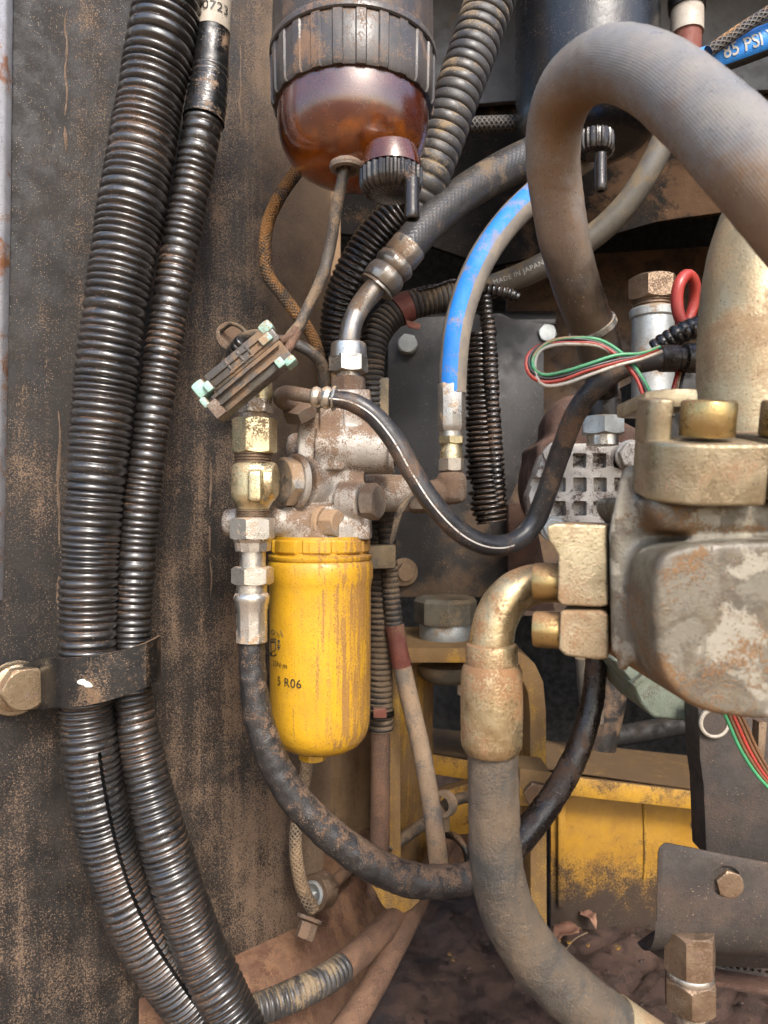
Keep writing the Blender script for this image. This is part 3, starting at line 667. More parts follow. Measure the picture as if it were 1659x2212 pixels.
cb('socket', -126, -116, -38, -16, -10, 26, M_ink, k1, 1)
m1 = cb('clip', 66, 98, 28, 54, -24, 26, M_mint, bev=10); cb('clip_tab', 52, 80, 10, 28, 20, 33, M_mint, m1, 3)
m2 = cb('clip', 62, 90, -56, -38, -24, 28, M_mint, bev=8); cb('clip_tab', 48, 66, -50, -30, 26, 38, M_mint, m2, 3)
m3 = cb('clip', -124, -92, 10, 48, -24, 24, M_mint, bev=10); cb('clip_tab', -128, -112, -12, 14, -18, 22, M_mint, m3, 6); cb('clip_tab', -100, -84, 8, 30, 18, 34, M_mint, m3, 3)
for q in ((632, 724, 598, 742), (636, 730, 618, 758)):
    mesh_obj('lead', Sweep([(q[0] + 6, q[1] - 16, .583, 17), (q[0], q[1], .58, 19), ((q[0] + q[2]) / 2, (q[1] + q[3]) / 2, .576, 20), (q[2], q[3], .575, 20)]).tube(12, .002, rough=.0012), M_hosered, t)

# ------------------------------------------------------------------ brass tee column left of the filter
D = .635
t = thing('valve_column', 'column of brass and zinc hydraulic fittings left of the yellow filter', 'fitting', P(546, 1384, D))
V = Fr(546, CY, D); q = lambda *pr: [(r, CY - y) for r, y in pr]
mesh_obj('inlet_pipe', Fr(555, CY, D, (.02, 0, 1)).lathe(q((0, 868), (27, 868), (28, 850), (27, 800), (0, 800)), 32), M_brass, t)
mesh_obj('hex_nut', Fr(552, CY, D).hexa(33, CY - 894, CY - 864, .3), M_zinc, t, sharp=20)
mesh_obj('neck', Fr(550, CY, D).lathe(q((0, 908), (30, 908), (30, 888), (0, 888)), 32), M_zinc, t)
mesh_obj('hex_nut', Fr(550, CY, D).hexa(43, CY - 980, CY - 904, .18), M_brass, t, sharp=20)
def thread(y0, y1, r, n):
    pr = []
    for i in range(n * 4 + 1):
        pr.append((r + (1.6 if i % 4 < 2 else -1.6), y0 + (y1 - y0) * i / (n * 4)))
    return [(0, y0)] + pr + [(0, y1)]
mesh_obj('thread', V.lathe(q(*thread(1000, 976, 38, 4)), 40), M_rustmetal, t)
tee = mesh_obj('tee_body', join(V.lathe(q((0, 1108), (34, 1108), (36, 1095), (44, 1082), (46, 1070), (46, 1020), (44, 1008), (38, 1000), (0, 998)), 48),
      Fr(540, 1040, D, (1, -.08, 0)).lathe([(0, -10), (42, -10), (42, 50), (38, 58), (0, 58)], 40),
      Fr(552, 1050, D - .02).box(-18, 12, -14, 14, -34, 34, 6)), M_brass, t)
cast(tee, .0011, 5)
mesh_obj('thread', V.lathe(q(*thread(1118, 1100, 36, 4)), 40), M_rustmetal, t)
mesh_obj('hex_nut', V.hexa(43, CY - 1166, CY - 1118, .1), M_zinc, t, sharp=20)
mesh_obj('nut_skirt', V.lathe(q((0, 1190), (38, 1190), (39, 1182), (40, 1172), (45, 1163), (0, 1160)), 12), M_zinc, t, sharp=20)
mesh_obj('neck', V.lathe(q((0, 1226), (28, 1226), (28, 1188), (0, 1188)), 32), M_zinc, t)
mesh_obj('hex_nut', V.hexa(40, CY - 1262, CY - 1224, .22), M_zinc, t, sharp=20)
crimp = lambda n, amp: (lambda a, h: 1 - amp * abs(math.sin(a * n / 2)) ** .6)
F2 = Fr(544, CY, D)
mesh_obj('ferrule', F2.lathe(q((0, 1386), (34, 1386), (34, 1340), (34, 1322), (37, 1300), (39, 1290), (37, 1284), (33, 1280), (33, 1262), (0, 1262)), 72, lambda a, h: 1 - (.05 * abs(math.sin(a * 5)) ** .7 if h < CY - 1300 else 0)), M_zinc, t, sharp=30)
# side nut towards the filter head
fl = Fr(640, 1040, .668, (-.8, -.6, 0))
w = mesh_obj('flange_washer', fl.lathe([(0, -6), (56, -6), (60, -3), (60, 5), (56, 8), (0, 8)], 48), M_cast, t)
mesh_obj('hex_nut', fl.hexa(47, 6, 36, .35), M_steel, t, sharp=20)

HL = [(544, 1370, .635, 54), (545, 1440, .635, 57), (553, 1520, .632, 61), (576, 1610, .63, 65), (625, 1708, .63, 68), (700, 1790, .632, 70), (790, 1858, .637, 72), (875, 1897, .645, 72), (955, 1904, .655, 68), (1040, 1886, .67, 64), (1120, 1818, .69, 61), (1190, 1728, .71, 57), (1245, 1630, .725, 53), (1276, 1530, .735, 49), (1288, 1430, .74, 46), (1290, 1340, .74, 45)]
s = Sweep(HL)
t = thing('hydraulic_hose', 'crusty black hydraulic hose looping under the yellow filter to the right', 'hose', P(875, 1930, .645))
mesh_obj('outer_cover', s.tube(30, .0022, t0=0, t1=s.L * .58, rough=.0011), M_hosecoarse, t, sharp=80)
mesh_obj('oily_end', s.tube(30, .0022, t0=s.L * .58, rough=.0007, seed=4), M_hosewet, t, sharp=80)

# ------------------------------------------------------------------ yellow spin-on filter
D = .69
f = Fr(692, CY, D); q = lambda *pr: [(r, CY - y) for r, y in pr]
t = thing('filter_canister', 'bright yellow dirty spin-on filter canister with printed symbols', 'filter', P(692, 1640, D))
body = mesh_obj('body', f.lathe(q((0, 1196), (108, 1196), (112, 1199), (112, 1206), (109, 1209), (112, 1213), (114, 1222), (114, 1246), (111, 1258), (109, 1270), (109, 1320), (108, 1540), (106, 1562), (100, 1584), (88, 1601), (70, 1612), (44, 1618), (0, 1620)), 96), M_yel, t, sharp=50)
def tabs(a, h):
    w = (a / (2 * math.pi) * 9 + .18) % 1
    return 1.0 if w < .6 else (.955 if w < .78 else .985)
mesh_obj('lid_ring', f.lathe(q((0, 1164), (106, 1164), (108, 1167), (108, 1188), (106, 1191), (0, 1191)), 180, tabs), M_yel, t, sharp=25)
mesh_obj('lid_seat', f.lathe(q((0, 1158), (101, 1158), (102, 1175), (102, 1197), (0, 1197)), 60), M_yel, t)
mesh_obj('drain_boss', Fr(676, CY, D - .004).hexa(27, CY - 1640, CY - 1612, .2), M_yel, t, sharp=20)
rf = 109 * f.u
def onfilter(px, py, off=.0006, rpx=109.2):
    """a point on the canister front at photo position"""
    a = math.asin(max(-.99, min(.99, (px - 692) / 113.0)))
    r = rpx * f.u + off
    return Vector((f.o.x + r * math.sin(a), D - r * math.cos(a), 0)), a
def filt_text(body_, px, py, size, sp=1.05, th=0.0):
    p0, a0 = onfilter(px, py)
    zc = (CY - py) * K * (p0.y)
    def fn(x, y):
        a = a0 + x / rf
        r = rf + .0007
        return Vector((f.o.x + r * math.sin(a), D - r * math.cos(a), zc + y))
    return text_geo(body_, size, fn, sp, th)
mesh_obj('print', filt_text('5 R06', 633, 1476, .0115, 1.05), M_ink, body, sharp=None)
mesh_obj('print', filt_text('25N\u00b7m', 612, 1436, .0075, 1.05), M_ink, body, sharp=None)
mesh_obj('print', filt_text('2', 597, 1366, .0045, 1.0), M_ink, body, sharp=None)
def stroke(pl, w=.00045, closed=False):
    """thin printed line on the canister through photo points"""
    gs = []
    pts_ = pl + ([pl[0]] if closed else [])
    for (x0, y0), (x1, y1) in zip(pts_, pts_[1:]):
        n = 4
        for i in range(n):
            ends = []
            for tt in (i / n, (i + 1) / n):
                px, py = x0 + (x1 - x0) * tt, y0 + (y1 - y0) * tt
                p0, a = onfilter(px, py, .0007)
                ends.append(Vector((p0.x, p0.y, (CY - py) * K * p0.y)))
            dv = (ends[1] - ends[0]).normalized(); nv = Vector((math.sin(0), -1, 0)); sv = dv.cross(nv).normalized() * w
            gs.append(([ends[0] - sv, ends[1] - sv, ends[1] + sv, ends[0] + sv], [[0, 1, 2, 3]]))
    return join(*gs)
circ = lambda cx, cy, rx, ry, n=14: [(cx + rx * math.cos(6.2832 * k / n), cy + ry * math.sin(6.2832 * k / n)) for k in range(n)]
pic = [stroke(circ(597, 1366, 5, 5), .0003, True), stroke([(590, 1380), (604, 1380), (604, 1388), (590, 1388)], .0004, True), stroke([(591, 1388), (591, 1402), (595, 1407), (600, 1407), (604, 1402), (604, 1388)], .0004),
       stroke(circ(597, 1413, 9, 4)[:11], .0006), stroke([(588, 1412), (593, 1410), (592, 1416)], .0005), stroke([(612, 1382), (612, 1392)], .0004), stroke([(609, 1386), (612, 1382), (615, 1386)], .0004), stroke([(612, 1396), (612, 1404)], .0004), stroke([(609, 1400), (612, 1396), (615, 1400)], .0004), stroke([(607, 1394), (618, 1394)], .0003), stroke([(607, 1366), (614, 1374)], .0003), stroke([(616, 1362), (622, 1376)], .0003)]
for k in range(5): pic.append(stroke([(590 + k * 3.2, 1388), (592.5 + k * 3.2, 1380)], .0003))
mesh_obj('pictogram', join(*pic), M_ink, body, sharp=None)

# ------------------------------------------------------------------ filter head casting
D = .70
t = thing('filter_manifold', 'dusty cast alloy filter head with bosses and plugs above the yellow filter', 'filter head', P(700, 1165, D))
bx = lambda x0, x1, y0, y1, d0, d1, b=4: prism([(x0, y0, d0), (x1, y0, d0), (x1, y1, d0), (x0, y1, d0)], 0, d1 - d0, b * .0004)
parts = [bx(642, 792, 892, 1010, .675, .755), bx(690, 742, 880, 1015, .668, .74), bx(716, 800, 840, 900, .68, .75), bx(704, 786, 1000, 1110, .675, .75), bx(612, 800, 1092, 1166, .665, .74),
         Fr(700, 968, .69, (1, -.10, -.04)).lathe([(0, -10), (56, -10), (54, 60), (52, 150), (0, 150)], 48),
         Fr(662, 1042, .685, (-.7, -.7, 0)).lathe([(0, -50), (60, -50), (58, 16), (0, 16)], 40),
         Fr(560, 1129, .675, (1, -.06, 0)).lathe([(0, -76), (26, -76), (30, -70), (31, -40), (33, 0), (34, 132), (0, 132)], 40),
         Fr(700, 1150, .70).lathe([(0, -14), (104, -14), (104, 18), (90, 34), (0, 36)], 60),
         Fr(770, 1064, .745, (1, -.02, -.02)).lathe([(0, -20), (42, -20), (40, 118), (0, 118)], 36),
         Fr(640, 965, .735, (-1, -.2, 0)).lathe([(0, -20), (30, -20), (30, 6), (22, 18), (0, 22)], 30),
         Fr(765, 1083, .675, (1, -.45, 0)).lathe([(0, -30), (42, -30), (42, 22), (0, 22)], 36)]
casting = mesh_obj('casting', join(*parts), M_cast, t); cast(casting, .0014, 4)
mesh_obj('end_plug', join(Fr(848, 976, .672, (1, -.10, -.04)).lathe([(0, -4), (46, -4), (46, 5), (0, 5)], 40)), M_cast, t)
mesh_obj('plug', Fr(852, 984, .672, (1, -.12, 0)).hexa(20, 2, 14, .2), M_gold, t, sharp=20)
mesh_obj('plug', Fr(790, 1084, .667, (1, -.5, 0)).hexa(35, 0, 32, .4), M_castdirt, t, sharp=20)
pb = mesh_obj('plug_washer', Fr(688, 1130, .668, (1, -.5, 0)).lathe([(0, 0), (34, 0), (37, 3), (37, 12), (33, 15), (0, 15)], 40), M_steel, t)
mesh_obj('plug', Fr(700, 1131, .664, (1, -.55, 0)).hexa(28, 3, 38, .25), M_steel, t, sharp=20)
mesh_obj('plug', Fr(888, 1078, .738, (1, -.2, 0)).hexa(28, 0, 34, .3), M_castdirt, t, sharp=20)

# banjo line with white striped hose
t = thing('banjo_hose', 'black hose with a thin white line sagging from the filter head to the right', 'hose', P(1060, 1200, .61))
f = Fr(650, 892, .668, (-.25, -.6, .75))
mesh_obj('banjo_bolt', f.hexa(33, -8, 22, .1), M_castdirt, t, sharp=20)
mesh_obj('banjo_tube', Sweep([(668, 878, .675, 30), (630, 874, .665, 34), (612, 868, .65, 33), (606, 857, .638, 32), (618, 848, .626, 31), (645, 852, .615, 31), (680, 858, .607, 31), (700, 860, .604, 31)]).tube(20, .002, rough=.0003), M_castdirt, t)
fx = Fr(672, 857, .608, (1, -.1, -.1))
mesh_obj('ferrule', fx.lathe([(0, 0), (16, 0), (21, 4), (23, 11), (21, 18), (18, 21), (21, 24), (25, 32), (25, 38), (22, 44), (20, 46), (27, 48), (28, 51), (26, 54), (0, 54)], 36), M_zinc, t)
HB = [(716, 861, .603, 36), (760, 869, .60, 41), (808, 898, .60, 44), (853, 953, .60, 46), (894, 1025, .60, 46), (942, 1096, .60, 46), (1000, 1153, .605, 46), (1058, 1178, .61, 46), (1112, 1170, .62, 45), (1154, 1128, .625, 45), (1184, 1055, .615, 45), (1211, 975, .60, 45), (1247, 888, .58, 46), (1300, 824, .565, 47), (1362, 788, .56, 47), (1432, 775, .56, 47), (1500, 772, .57, 46)]
mesh_obj('rubber_line', Sweep(HB).tube(30, .003, rough=.0004), M_hosestripe, t, sharp=80)
fe = Fr(1425, 775, .56, (1, 0, .02))
mesh_obj('end_fitting', fe.lathe([(0, 0), (27, 0), (29, 4), (29, 36), (24, 40), (24, 52), (32, 54), (32, 88), (0, 88)], 30), M_hosewet, t)

# crimped hose and steel elbow on top of the filter head
t = thing('elbow_hose', 'woven black hose with crimped steel elbow screwed into the filter head top', 'hose', P(752, 880, .70))
mesh_obj('rubber_line', Sweep([(1190, 316, .84, 82), (1150, 338, .82, 82), (1080, 372, .80, 80), (1000, 421, .77, 78), (925, 485, .74, 76), (872, 545, .72, 76), (850, 572, .715, 76)]).tube(32, .004), M_grip, t)
axc = Vector((-62, -.0, -78)).normalized()
fc = Fr(876, 542, .715, axc)
mesh_obj('ferrule', fc.lathe([(0, -16), (39, -16), (41, -12), (41, 18), (38, 24), (43, 30), (45, 40), (42, 50), (37, 54), (42, 60), (45, 70), (44, 84), (40, 92), (36, 94), (42, 97), (43, 102), (0, 102)], 64, lambda a, h: 1 - .03 * abs(math.sin(a * 6)) ** .5), M_elbow, t, sharp=35)
mesh_obj('steel_elbow', Sweep([(822, 610, .712, 50), (800, 634, .71, 48), (778, 662, .707, 46), (762, 695, .703, 45), (755, 728, .70, 46), (754, 760, .70, 46)]).tube(28, .003), M_elbow, t)
v = Fr(753, CY, .70)
n = mesh_obj('swivel_nut', v.lathe(q((0, 744), (34, 741), (38, 744), (39, 756), (40, 775), (0, 780)), 40), M_zinc, t)
mesh_obj('hex_nut', v.hexa(37.5, CY - 806, CY - 768, .3), M_zinc, t, sharp=20)
mesh_obj('neck', v.lathe(q((0, 820), (27, 820), (27, 800), (0, 800)), 28), M_steel, t)
mesh_obj('hex_base', v.hexa(34, CY - 852, CY - 816, .15), M_castdirt, t, sharp=20)
# ------------------------------------------------------------------ middle: back plate, looms, blue hose
t = thing('back_plate', 'dark upright mounting plate behind the blue striped hose', 'plate', P(965, 1290, .98))
mesh_obj('sheet', prism([(838, 690), (1080, 676), (1110, 690), (1175, 700), (1175, 930), (1098, 1085), (1098, 1290), (838, 1290)], .98, .008, .0015), M_plate, t)
mesh_obj('side_web', prism([(838, 690, .98), (1200, 690, 1.0), (1200, 672, 1.3), (838, 672, 1.3)], 0, .006, .0005, back=(0, 0, -1)), M_plate, t)
def bolt(x, y, d, a, m=M_steel, wr=None, axis=(0, -1, 0), label='', h=18, rot=.2, name='bolt', recess=False):
    t_ = thing(name, label, 'bolt', P(x, y, d))
    f_ = Fr(x, y, d, axis)
    if wr: mesh_obj('washer', f_.lathe([(0, -2), (wr, -2), (wr, 4), (wr - 2, 6), (0, 6)], 40), m, t_)
    mesh_obj('hex_head', f_.hexa(a, 0, h, rot), m, t_, sharp=20)
    return t_
bolt(880, 745, .978, 19, M_galv, 22, label='pale hex bolt high on the dark mounting plate', h=16)
bolt(872, 1236, .978, 18, M_rustmetal, 31, axis=(.25, -1, 0), label='rusty hex bolt with wide washer low on the mounting plate', h=22)
bolt(1180, 722, .985, 18, M_galv, None, label='dim bolt on the plate behind the wire loop', h=14)
bolt(1310, 758, 1.0, 22, M_galv, None, axis=(.3, -1, 0), label='pale bolt between the oily hose end and the galvanised coupling', h=16)
# post behind filter head
o = mesh_obj('bracket_post', prism([(800, 815), (840, 815), (840, 890), (838, 1400), (800, 1400)], .82, .03, .002), M_rubberblk); tag(o, 'tan dusted steel post behind the filter head', 'bracket')

# blue striped hose
BL = [(977, 850, .73, 60), (979, 790, .73, 61), (987, 715, .73, 61), (1008, 635, .74, 61), (1043, 556, .75, 61), (1092, 485, .77, 61), (1148, 428, .79, 61), (1215, 372, .82, 61), (1300, 315, .86, 61)]
t = thing('striped_hose', 'grey hose with a bright blue stripe ending in a crimped fitting', 'hose', P(975, 1090, .73))
mesh_obj('rubber_line', Sweep(BL).tube(36, .004), M_blue, t)
v = Fr(975, CY, .73)
mesh_obj('ferrule', v.lathe(q((0, 933), (27, 933), (30, 926), (31, 918), (30, 880), (31, 834), (29, 829), (0, 829)), 72, lambda a, h: 1 - .045 * abs(math.sin(a * 4.5)) ** .7), M_zinc, t, sharp=30)
mesh_obj('collar', v.lathe(q((0, 944), (26, 944), (26, 930), (0, 930)), 30), M_zinc, t)
mesh_obj('hex_nut', v.hexa(25, CY - 960, CY - 942, .2), M_brass, t, sharp=20)
mesh_obj('nut_skirt', v.lathe(q((0, 992), (25, 992), (24, 975), (22, 968), (22, 960), (0, 958)), 30), M_brass, t)
mesh_obj('hex_nut', v.hexa(25, CY - 1018, CY - 990, .35), M_steel, t, sharp=20)
el = mesh_obj('elbow_body', join(v.lathe(q((0, 1086), (24, 1086), (32, 1076), (33, 1060), (33, 1036), (30, 1026), (20, 1018), (0, 1018)), 36), Fr(975, 1060, .73, (-1, -.05, -.15)).lathe([(0, -14), (30, -14), (29, 60), (0, 60)], 32), Fr(975, 1055, .73).box(-20, 26, -26, 26, -30, 26, 8)), M_castdirt, t)
cast(el, .0012, 5)

# big grey corrugated hose upper middle
s = Sweep([(1085, -80, .76, 112), (1052, 20, .76, 110), (1018, 120, .755, 106), (982, 220, .75, 102), (952, 310, .75, 98), (922, 390, .75, 95), (893, 452, .76, 95)])
t = thing('corrugated_hose', 'wide grey corrugated hose slanting down beside the amber bowl', 'hose', P(735, 720, .77))
cpx = corr(.0108, .17, .22)
mesh_obj('upper_sleeve', s.tube(40, .0108 / 10, cpx), M_cond_dry, t, sharp=80)
s = Sweep([(905, 440, .765, 92), (862, 470, .77, 96), (815, 520, .775, 98), (775, 585, .78, 100), (748, 650, .79, 98), (736, 720, .80, 92), (738, 800, .81, 86)])
mesh_obj('lower_sleeve', s.tube(40, .0062 / 8, corr(.0062, .14, .5)), M_cond_oil, t, sharp=80)

# horizontal loom with red tape, then down behind the filter head
s = Sweep([(1100, 628, .86, 56), (1040, 634, .855, 60), (980, 640, .85, 62), (920, 650, .845, 64), (868, 668, .84, 64), (828, 700, .835, 64), (806, 750, .83, 60), (802, 820, .83, 56), (804, 900, .83, 52)])
t = thing('corrugated_hose', 'dark corrugated loom with red tape bending down behind the filter head', 'hose', P(804, 900, .83))
mesh_obj('sleeve', s.tube(36, .0062 / 8, corr(.0062, .15, .5), t0=s.L * .16), M_cond_dust, t, sharp=80)
mesh_obj('red_tape', s.tube(36, .004, t0=s.L * .45, t1=s.L * .515, prof=lambda q_, a: 1.04, rough=.0006), M_redtape, t)
mesh_obj('tape_tail', prism([(876, 690), (910, 700), (905, 712), (880, 706)], .815, .002, .0005), M_redtape, t)
mesh_obj('loom_slit', Sweep([(900, 628, .83, 10), (940, 618, .83, 9), (975, 606, .835, 9), (1003, 612, .835, 9)]).tube(10, .0012, corr(.0055, .45, .6)), M_cond_oil, t)
# torn loom
def torn(t_, pts, pit_, a0, a1, m, seed):
    s_ = Sweep(pts); rr_ = random.Random(seed); ln = int(s_.L / pit_) + 2
    jl = [a0 + rr_.uniform(-.05, .55) for _ in range(ln)]; jr = [a1 - rr_.uniform(-.05, .5) for _ in range(ln)]
    cpf = corr(pit_, .24, .5)
    g_ = s_.tube(26, pit_ / 8, cpf, a0=a0 - .1, a1=a1 + .1, keep=lambda q_, a: jl[int(q_ / pit_)] < a < jr[int(q_ / pit_)] or (a0 + .6 < a < a1 - .6), caps=False)
    o_ = mesh_obj('torn_half', g_, m, t_, sharp=80)
    md = o_.modifiers.new('solid', 'SOLIDIFY'); md.thickness = .0009
t = thing('torn_loom', 'oily torn open split loom hanging to the right of the blue hose', 'loom', P(1060, 1130, .80))
torn(t, [(1034, 720, .80, 50), (1036, 800, .80, 62), (1040, 900, .80, 84), (1046, 1000, .80, 88), (1054, 1080, .80, 84), (1060, 1128, .80, 78)], .0058, -1.7, 1.5, M_cond_oil, 3)
torn(t, [(1046, 640, .795, 34), (1056, 720, .79, 36), (1060, 800, .785, 36), (1064, 900, .785, 38), (1070, 1000, .785, 38), (1076, 1090, .79, 36)], .0060, -1.3, 1.4, M_cond_oil, 5)
torn(t, [(1035, 628, .80, 34), (1070, 630, .80, 32), (1100, 636, .80, 30), (1122, 644, .80, 18)], .0060, -1.5, 1.5, M_cond_oil, 9)

# looms and pipes right of the yellow filter
t = thing('ribbed_loom', 'ribbed loom cuff and smooth brown pipe just right of the yellow filter', 'loom', P(820, 1880, .80))
s = Sweep([(814, 1060, .80, 52), (818, 1180, .80, 52), (821, 1350, .80, 53), (822, 1480, .80, 54), (823, 1578, .80, 55)])
mesh_obj('ribbed_sleeve', s.tube(32, .0062 / 8, corr(.0062, .17, .5)), M_cond_dust, t, sharp=80)
mesh_obj('smooth_pipe', Sweep([(822, 1560, .80, 42), (822, 1650, .80, 42), (821, 1760, .80, 42), (818, 1860, .80, 42), (812, 1930, .82, 40)]).tube(28, .006, rough=.0003), M_hosered, t)
zt = mesh_obj('zip_tie', Sweep([(823, 1532, .80, 58), (823, 1545, .80, 58)]).tube(32, .003), M_cond_oil, t)
mesh_obj('tie_lock', Fr(821, 1538, .775).box(-4, 12, -14, 14, -10, 10, 2), M_redtape, zt)
t = thing('ribbed_loom', 'taped tan pipe slanting down to the right past the loom cuff', 'loom', P(950, 1900, .78))
s = Sweep([(830, 1070, .785, 38), (838, 1180, .785, 38), (846, 1290, .785, 38), (855, 1385, .785, 40)])
mesh_obj('ribbed_sleeve', s.tube(28, .006 / 8, corr(.006, .17, .5)), M_cond_dust, t, sharp=80)
mesh_obj('red_tape', Sweep([(852, 1350, .783, 41), (860, 1400, .783, 42), (868, 1440, .783, 42)]).tube(28, .004, rough=.0006), M_redtape, t)
mesh_obj('smooth_pipe', Sweep([(864, 1420, .783, 40), (880, 1490, .783, 40), (910, 1620, .78, 40), (930, 1730, .78, 40), (944, 1830, .78, 42), (952, 1910, .79, 42)]).tube(28, .006, rough=.0003), M_hosetan, t)
o = mesh_obj('rubber_clip', join(prism([(793, 1180), (856, 1178), (854, 1228), (795, 1230)], .752, .05, .003)), M_rubberblk); tag(o, 'square rubber clip gripping the looms right of the yellow filter', 'clip')
o = mesh_obj('rubber_strap', Sweep([(912, 1052, .70, 13), (890, 1072, .70, 14), (868, 1098, .69, 16), (856, 1130, .69, 16), (850, 1155, .69, 12), (845, 1176, .69, 6)]).tube(8, .003, rough=.0008), M_wireb); tag(o, 'loose black strap end dangling under the filter head', 'strap')

# grey hose behind, braided lines
s, o = hose('grey_hose', [(1470, 220, .82, 52), (1435, 300, .83, 52), (1392, 385, .84, 53), (1335, 462, .855, 54), (1265, 522, .87, 54), (1180, 570, .885, 54), (1105, 604, .90, 52), (1040, 626, .91, 50), (1000, 640, .92, 48)], M_clear, 'dusty grey hose curving behind the oily black hose', 'hose', 30, .005)
gt = s.L * .735
mesh_obj('printed_text', text_geo('MADE IN JAPAN', .0085, lambda x, y: s.surf(gt + .016 - x, y / s.pos(gt)[1], .0005), 1.1), M_white, o, sharp=None)
hose('braided_hose', [(960, 275, .95, 32), (1005, 271, .95, 33), (1060, 268, .95, 34), (1120, 266, .95, 34), (1200, 262, .95, 34)], M_braid, 'black braided line crossing behind the wide corrugated hose', 'hose', 20, .004)
hose('braided_hose', [(1530, 112, .62, 26), (1600, 64, .62, 26), (1660, 26, .62, 26), (1740, -24, .62, 26)], M_braid, 'black braided line above the blue printed hose at the right edge', 'hose', 20, .004)
s, o = hose('blue_printed_hose', [(1440, 165, .64, 62), (1530, 133, .64, 62), (1600, 108, .64, 62), (1680, 78, .64, 62), (1780, 40, .64, 62)], M_bluetop, 'blue hose with white lettering at the upper right edge', 'hose', 32, .005)
gt = s.L * .58
mesh_obj('printed_text', text_geo('85 PSI W', .0150, lambda x, y: s.surf(gt - .012 + x, -y / s.pos(gt)[1] + (.22), .0006), 1.0, .0002), M_white, o, sharp=None)

# ------------------------------------------------------------------ second separator, back right
D = .92
f = Fr(1266, 0, D)
t = thing('water_separator', 'glossy black filter canister behind the big curved hose', 'filter', P(1266, 310, D))
mesh_obj('canister', f.lathe([(0, 400), (151, 400), (151, -255), (148, -285), (130, -306), (95, -318), (0, -322)], 72), M_can2, t)
f2 = Fr(1285, 300, .80)
cap = mesh_obj('drain_cap', f2.lathe([(0, 10), (36, 10), (38, 4), (38, -22), (34, -32), (24, -38), (0, -39)], 22 * 8, knurl(22, .07)), M_cap, t, sharp=30)
mesh_obj('nozzle', Fr(1297, 345, .785).lathe([(0, 12), (13, 12), (14, -55), (15, -64), (13, -68), (7, -68), (7, -50), (0, -50)], 28), M_cap, cap)
# label-wrapped fitting at the top
t = thing('labelled_fitting', 'black capped fitting with a white label sleeve at the upper right', 'fitting', P(1485, 100, .9))
v = Fr(1484, 0, .9)
mesh_obj('cap', v.lathe([(0, 120), (40, 120), (40, 0), (38, -22), (0, -24)], 36), M_tape, t)
mesh_obj('label', v.lathe([(0, -20), (34, -20), (34, -74), (0, -76)], 36), M_label, t)
mesh_obj('red_base', v.lathe([(0, -74), (30, -74), (29, -120), (0, -122)], 32), M_redtape, t)

# ------------------------------------------------------------------ big curved hose in the foreground
RH = [(1298, 770, .53, 92), (1287, 722, .525, 94), (1268, 680, .52, 96), (1240, 600, .51, 101), (1217, 510, .50, 107), (1202, 420, .495, 112), (1194, 340, .485, 116), (1200, 262, .47, 121), (1226, 195, .45, 130), (1272, 152, .43, 140), (1335, 138, .405, 150), (1415, 166, .38, 162), (1500, 232, .355, 176), (1600, 330, .33, 192), (1710, 450, .31, 206), (1820, 580, .30, 215)]
s = Sweep(RH)
t = thing('radiator_hose', 'large grey brown rubber hose arching across the upper right foreground', 'hose', P(1290, 770, .53))
tl = s.L * .30
mesh_obj('bend', s.tube(64, .002, rough=.0003, prof=lambda q_, a: 1 + .010 * mnoise.noise(Vector((q_ * 26 + .18 * math.sin(a * 1.0) * 6, 0, 3))) * max(0, math.cos(a * .8)) - .012 * max(0, 1 - abs(((q_ + .010 * a) * 38) % 1 - .5) * 16) * max(0, math.cos(a + .5))), M_rad, t, sharp=80)
ring = Sweep([(1278, 702, .522, 104), (1283, 713, .524, 104)])
mesh_obj('clamp_band', ring.tube(48, .0015), M_zinc, t)
t = thing('hose_stub', 'black oily hose end and steel fitting under the big curved hose', 'fitting', P(1300, 940, .62))
mesh_obj('stub', Sweep([(1285, 722, .535, 92), (1292, 748, .555, 84), (1299, 790, .60, 74), (1302, 850, .64, 68)]).tube(36, .004), M_hosewet, t)
v = Fr(1302, CY, .64)
mesh_obj('ferrule', v.lathe(q((0, 905), (37, 905), (38, 895), (38, 850), (36, 845), (0, 845)), 40), M_hosewet, t)
mesh_obj('hex_nut', v.hexa(42, CY - 940, CY - 900, .2), M_galv, t, sharp=20)
mesh_obj('seat_ring', v.lathe(q((0, 962), (33, 962), (33, 938), (0, 938)), 32), M_zinc, t)

# ------------------------------------------------------------------ alternator-like housing with finned cover
t = thing('pump_housing', 'round rust brown housing with a pale waffle patterned cover', 'housing', P(1270, 1180, .72))
hb = mesh_obj('housing', join(Fr(1265, 1050, .80, (0, -1, 0)).lathe([(0, -60), (138, -60), (140, 60), (128, 84), (0, 84)], 48), Fr(1240, 930, .79, (0, -.9, .1)).lathe([(0, -50), (70, -50), (72, 30), (60, 60), (0, 62)], 36), prism([(1160, 960), (1290, 880), (1390, 930), (1390, 990), (1160, 1010)], .745, .09, .004)), M_rustbody, t)
cast(hb, .003, 8)
cov = [(1160, 1020), (1172, 985), (1192, 964), (1240, 958), (1345, 955), (1394, 965), (1394, 1150), (1178, 1150), (1150, 1118), (1142, 1070)]
cv = mesh_obj('waffle_cover', prism(cov, .70, .03, .002), M_alt, t)
cuts = []
for r_, yy in enumerate((993, 1046, 1098)):
    for c_, xx in enumerate((1168, 1212, 1258, 1302, 1348)):
        if r_ == 0 and c_ in (0, 1): continue
        x0 = xx + (1 if r_ else 0)
        cuts.append(bevel(prism([(x0 - 15, yy - 16, .69), (x0 + 15, yy - 16, .69), (x0 + 15, yy + 16, .69), (x0 - 15, yy + 16, .69)], 0, .021, 0), .0016, 2))
cut(cv, join(*cuts))
bolt(1196, 984, .695, 24, M_alt, None, label='pale crusted bolt at the upper left of the waffle cover', h=20)
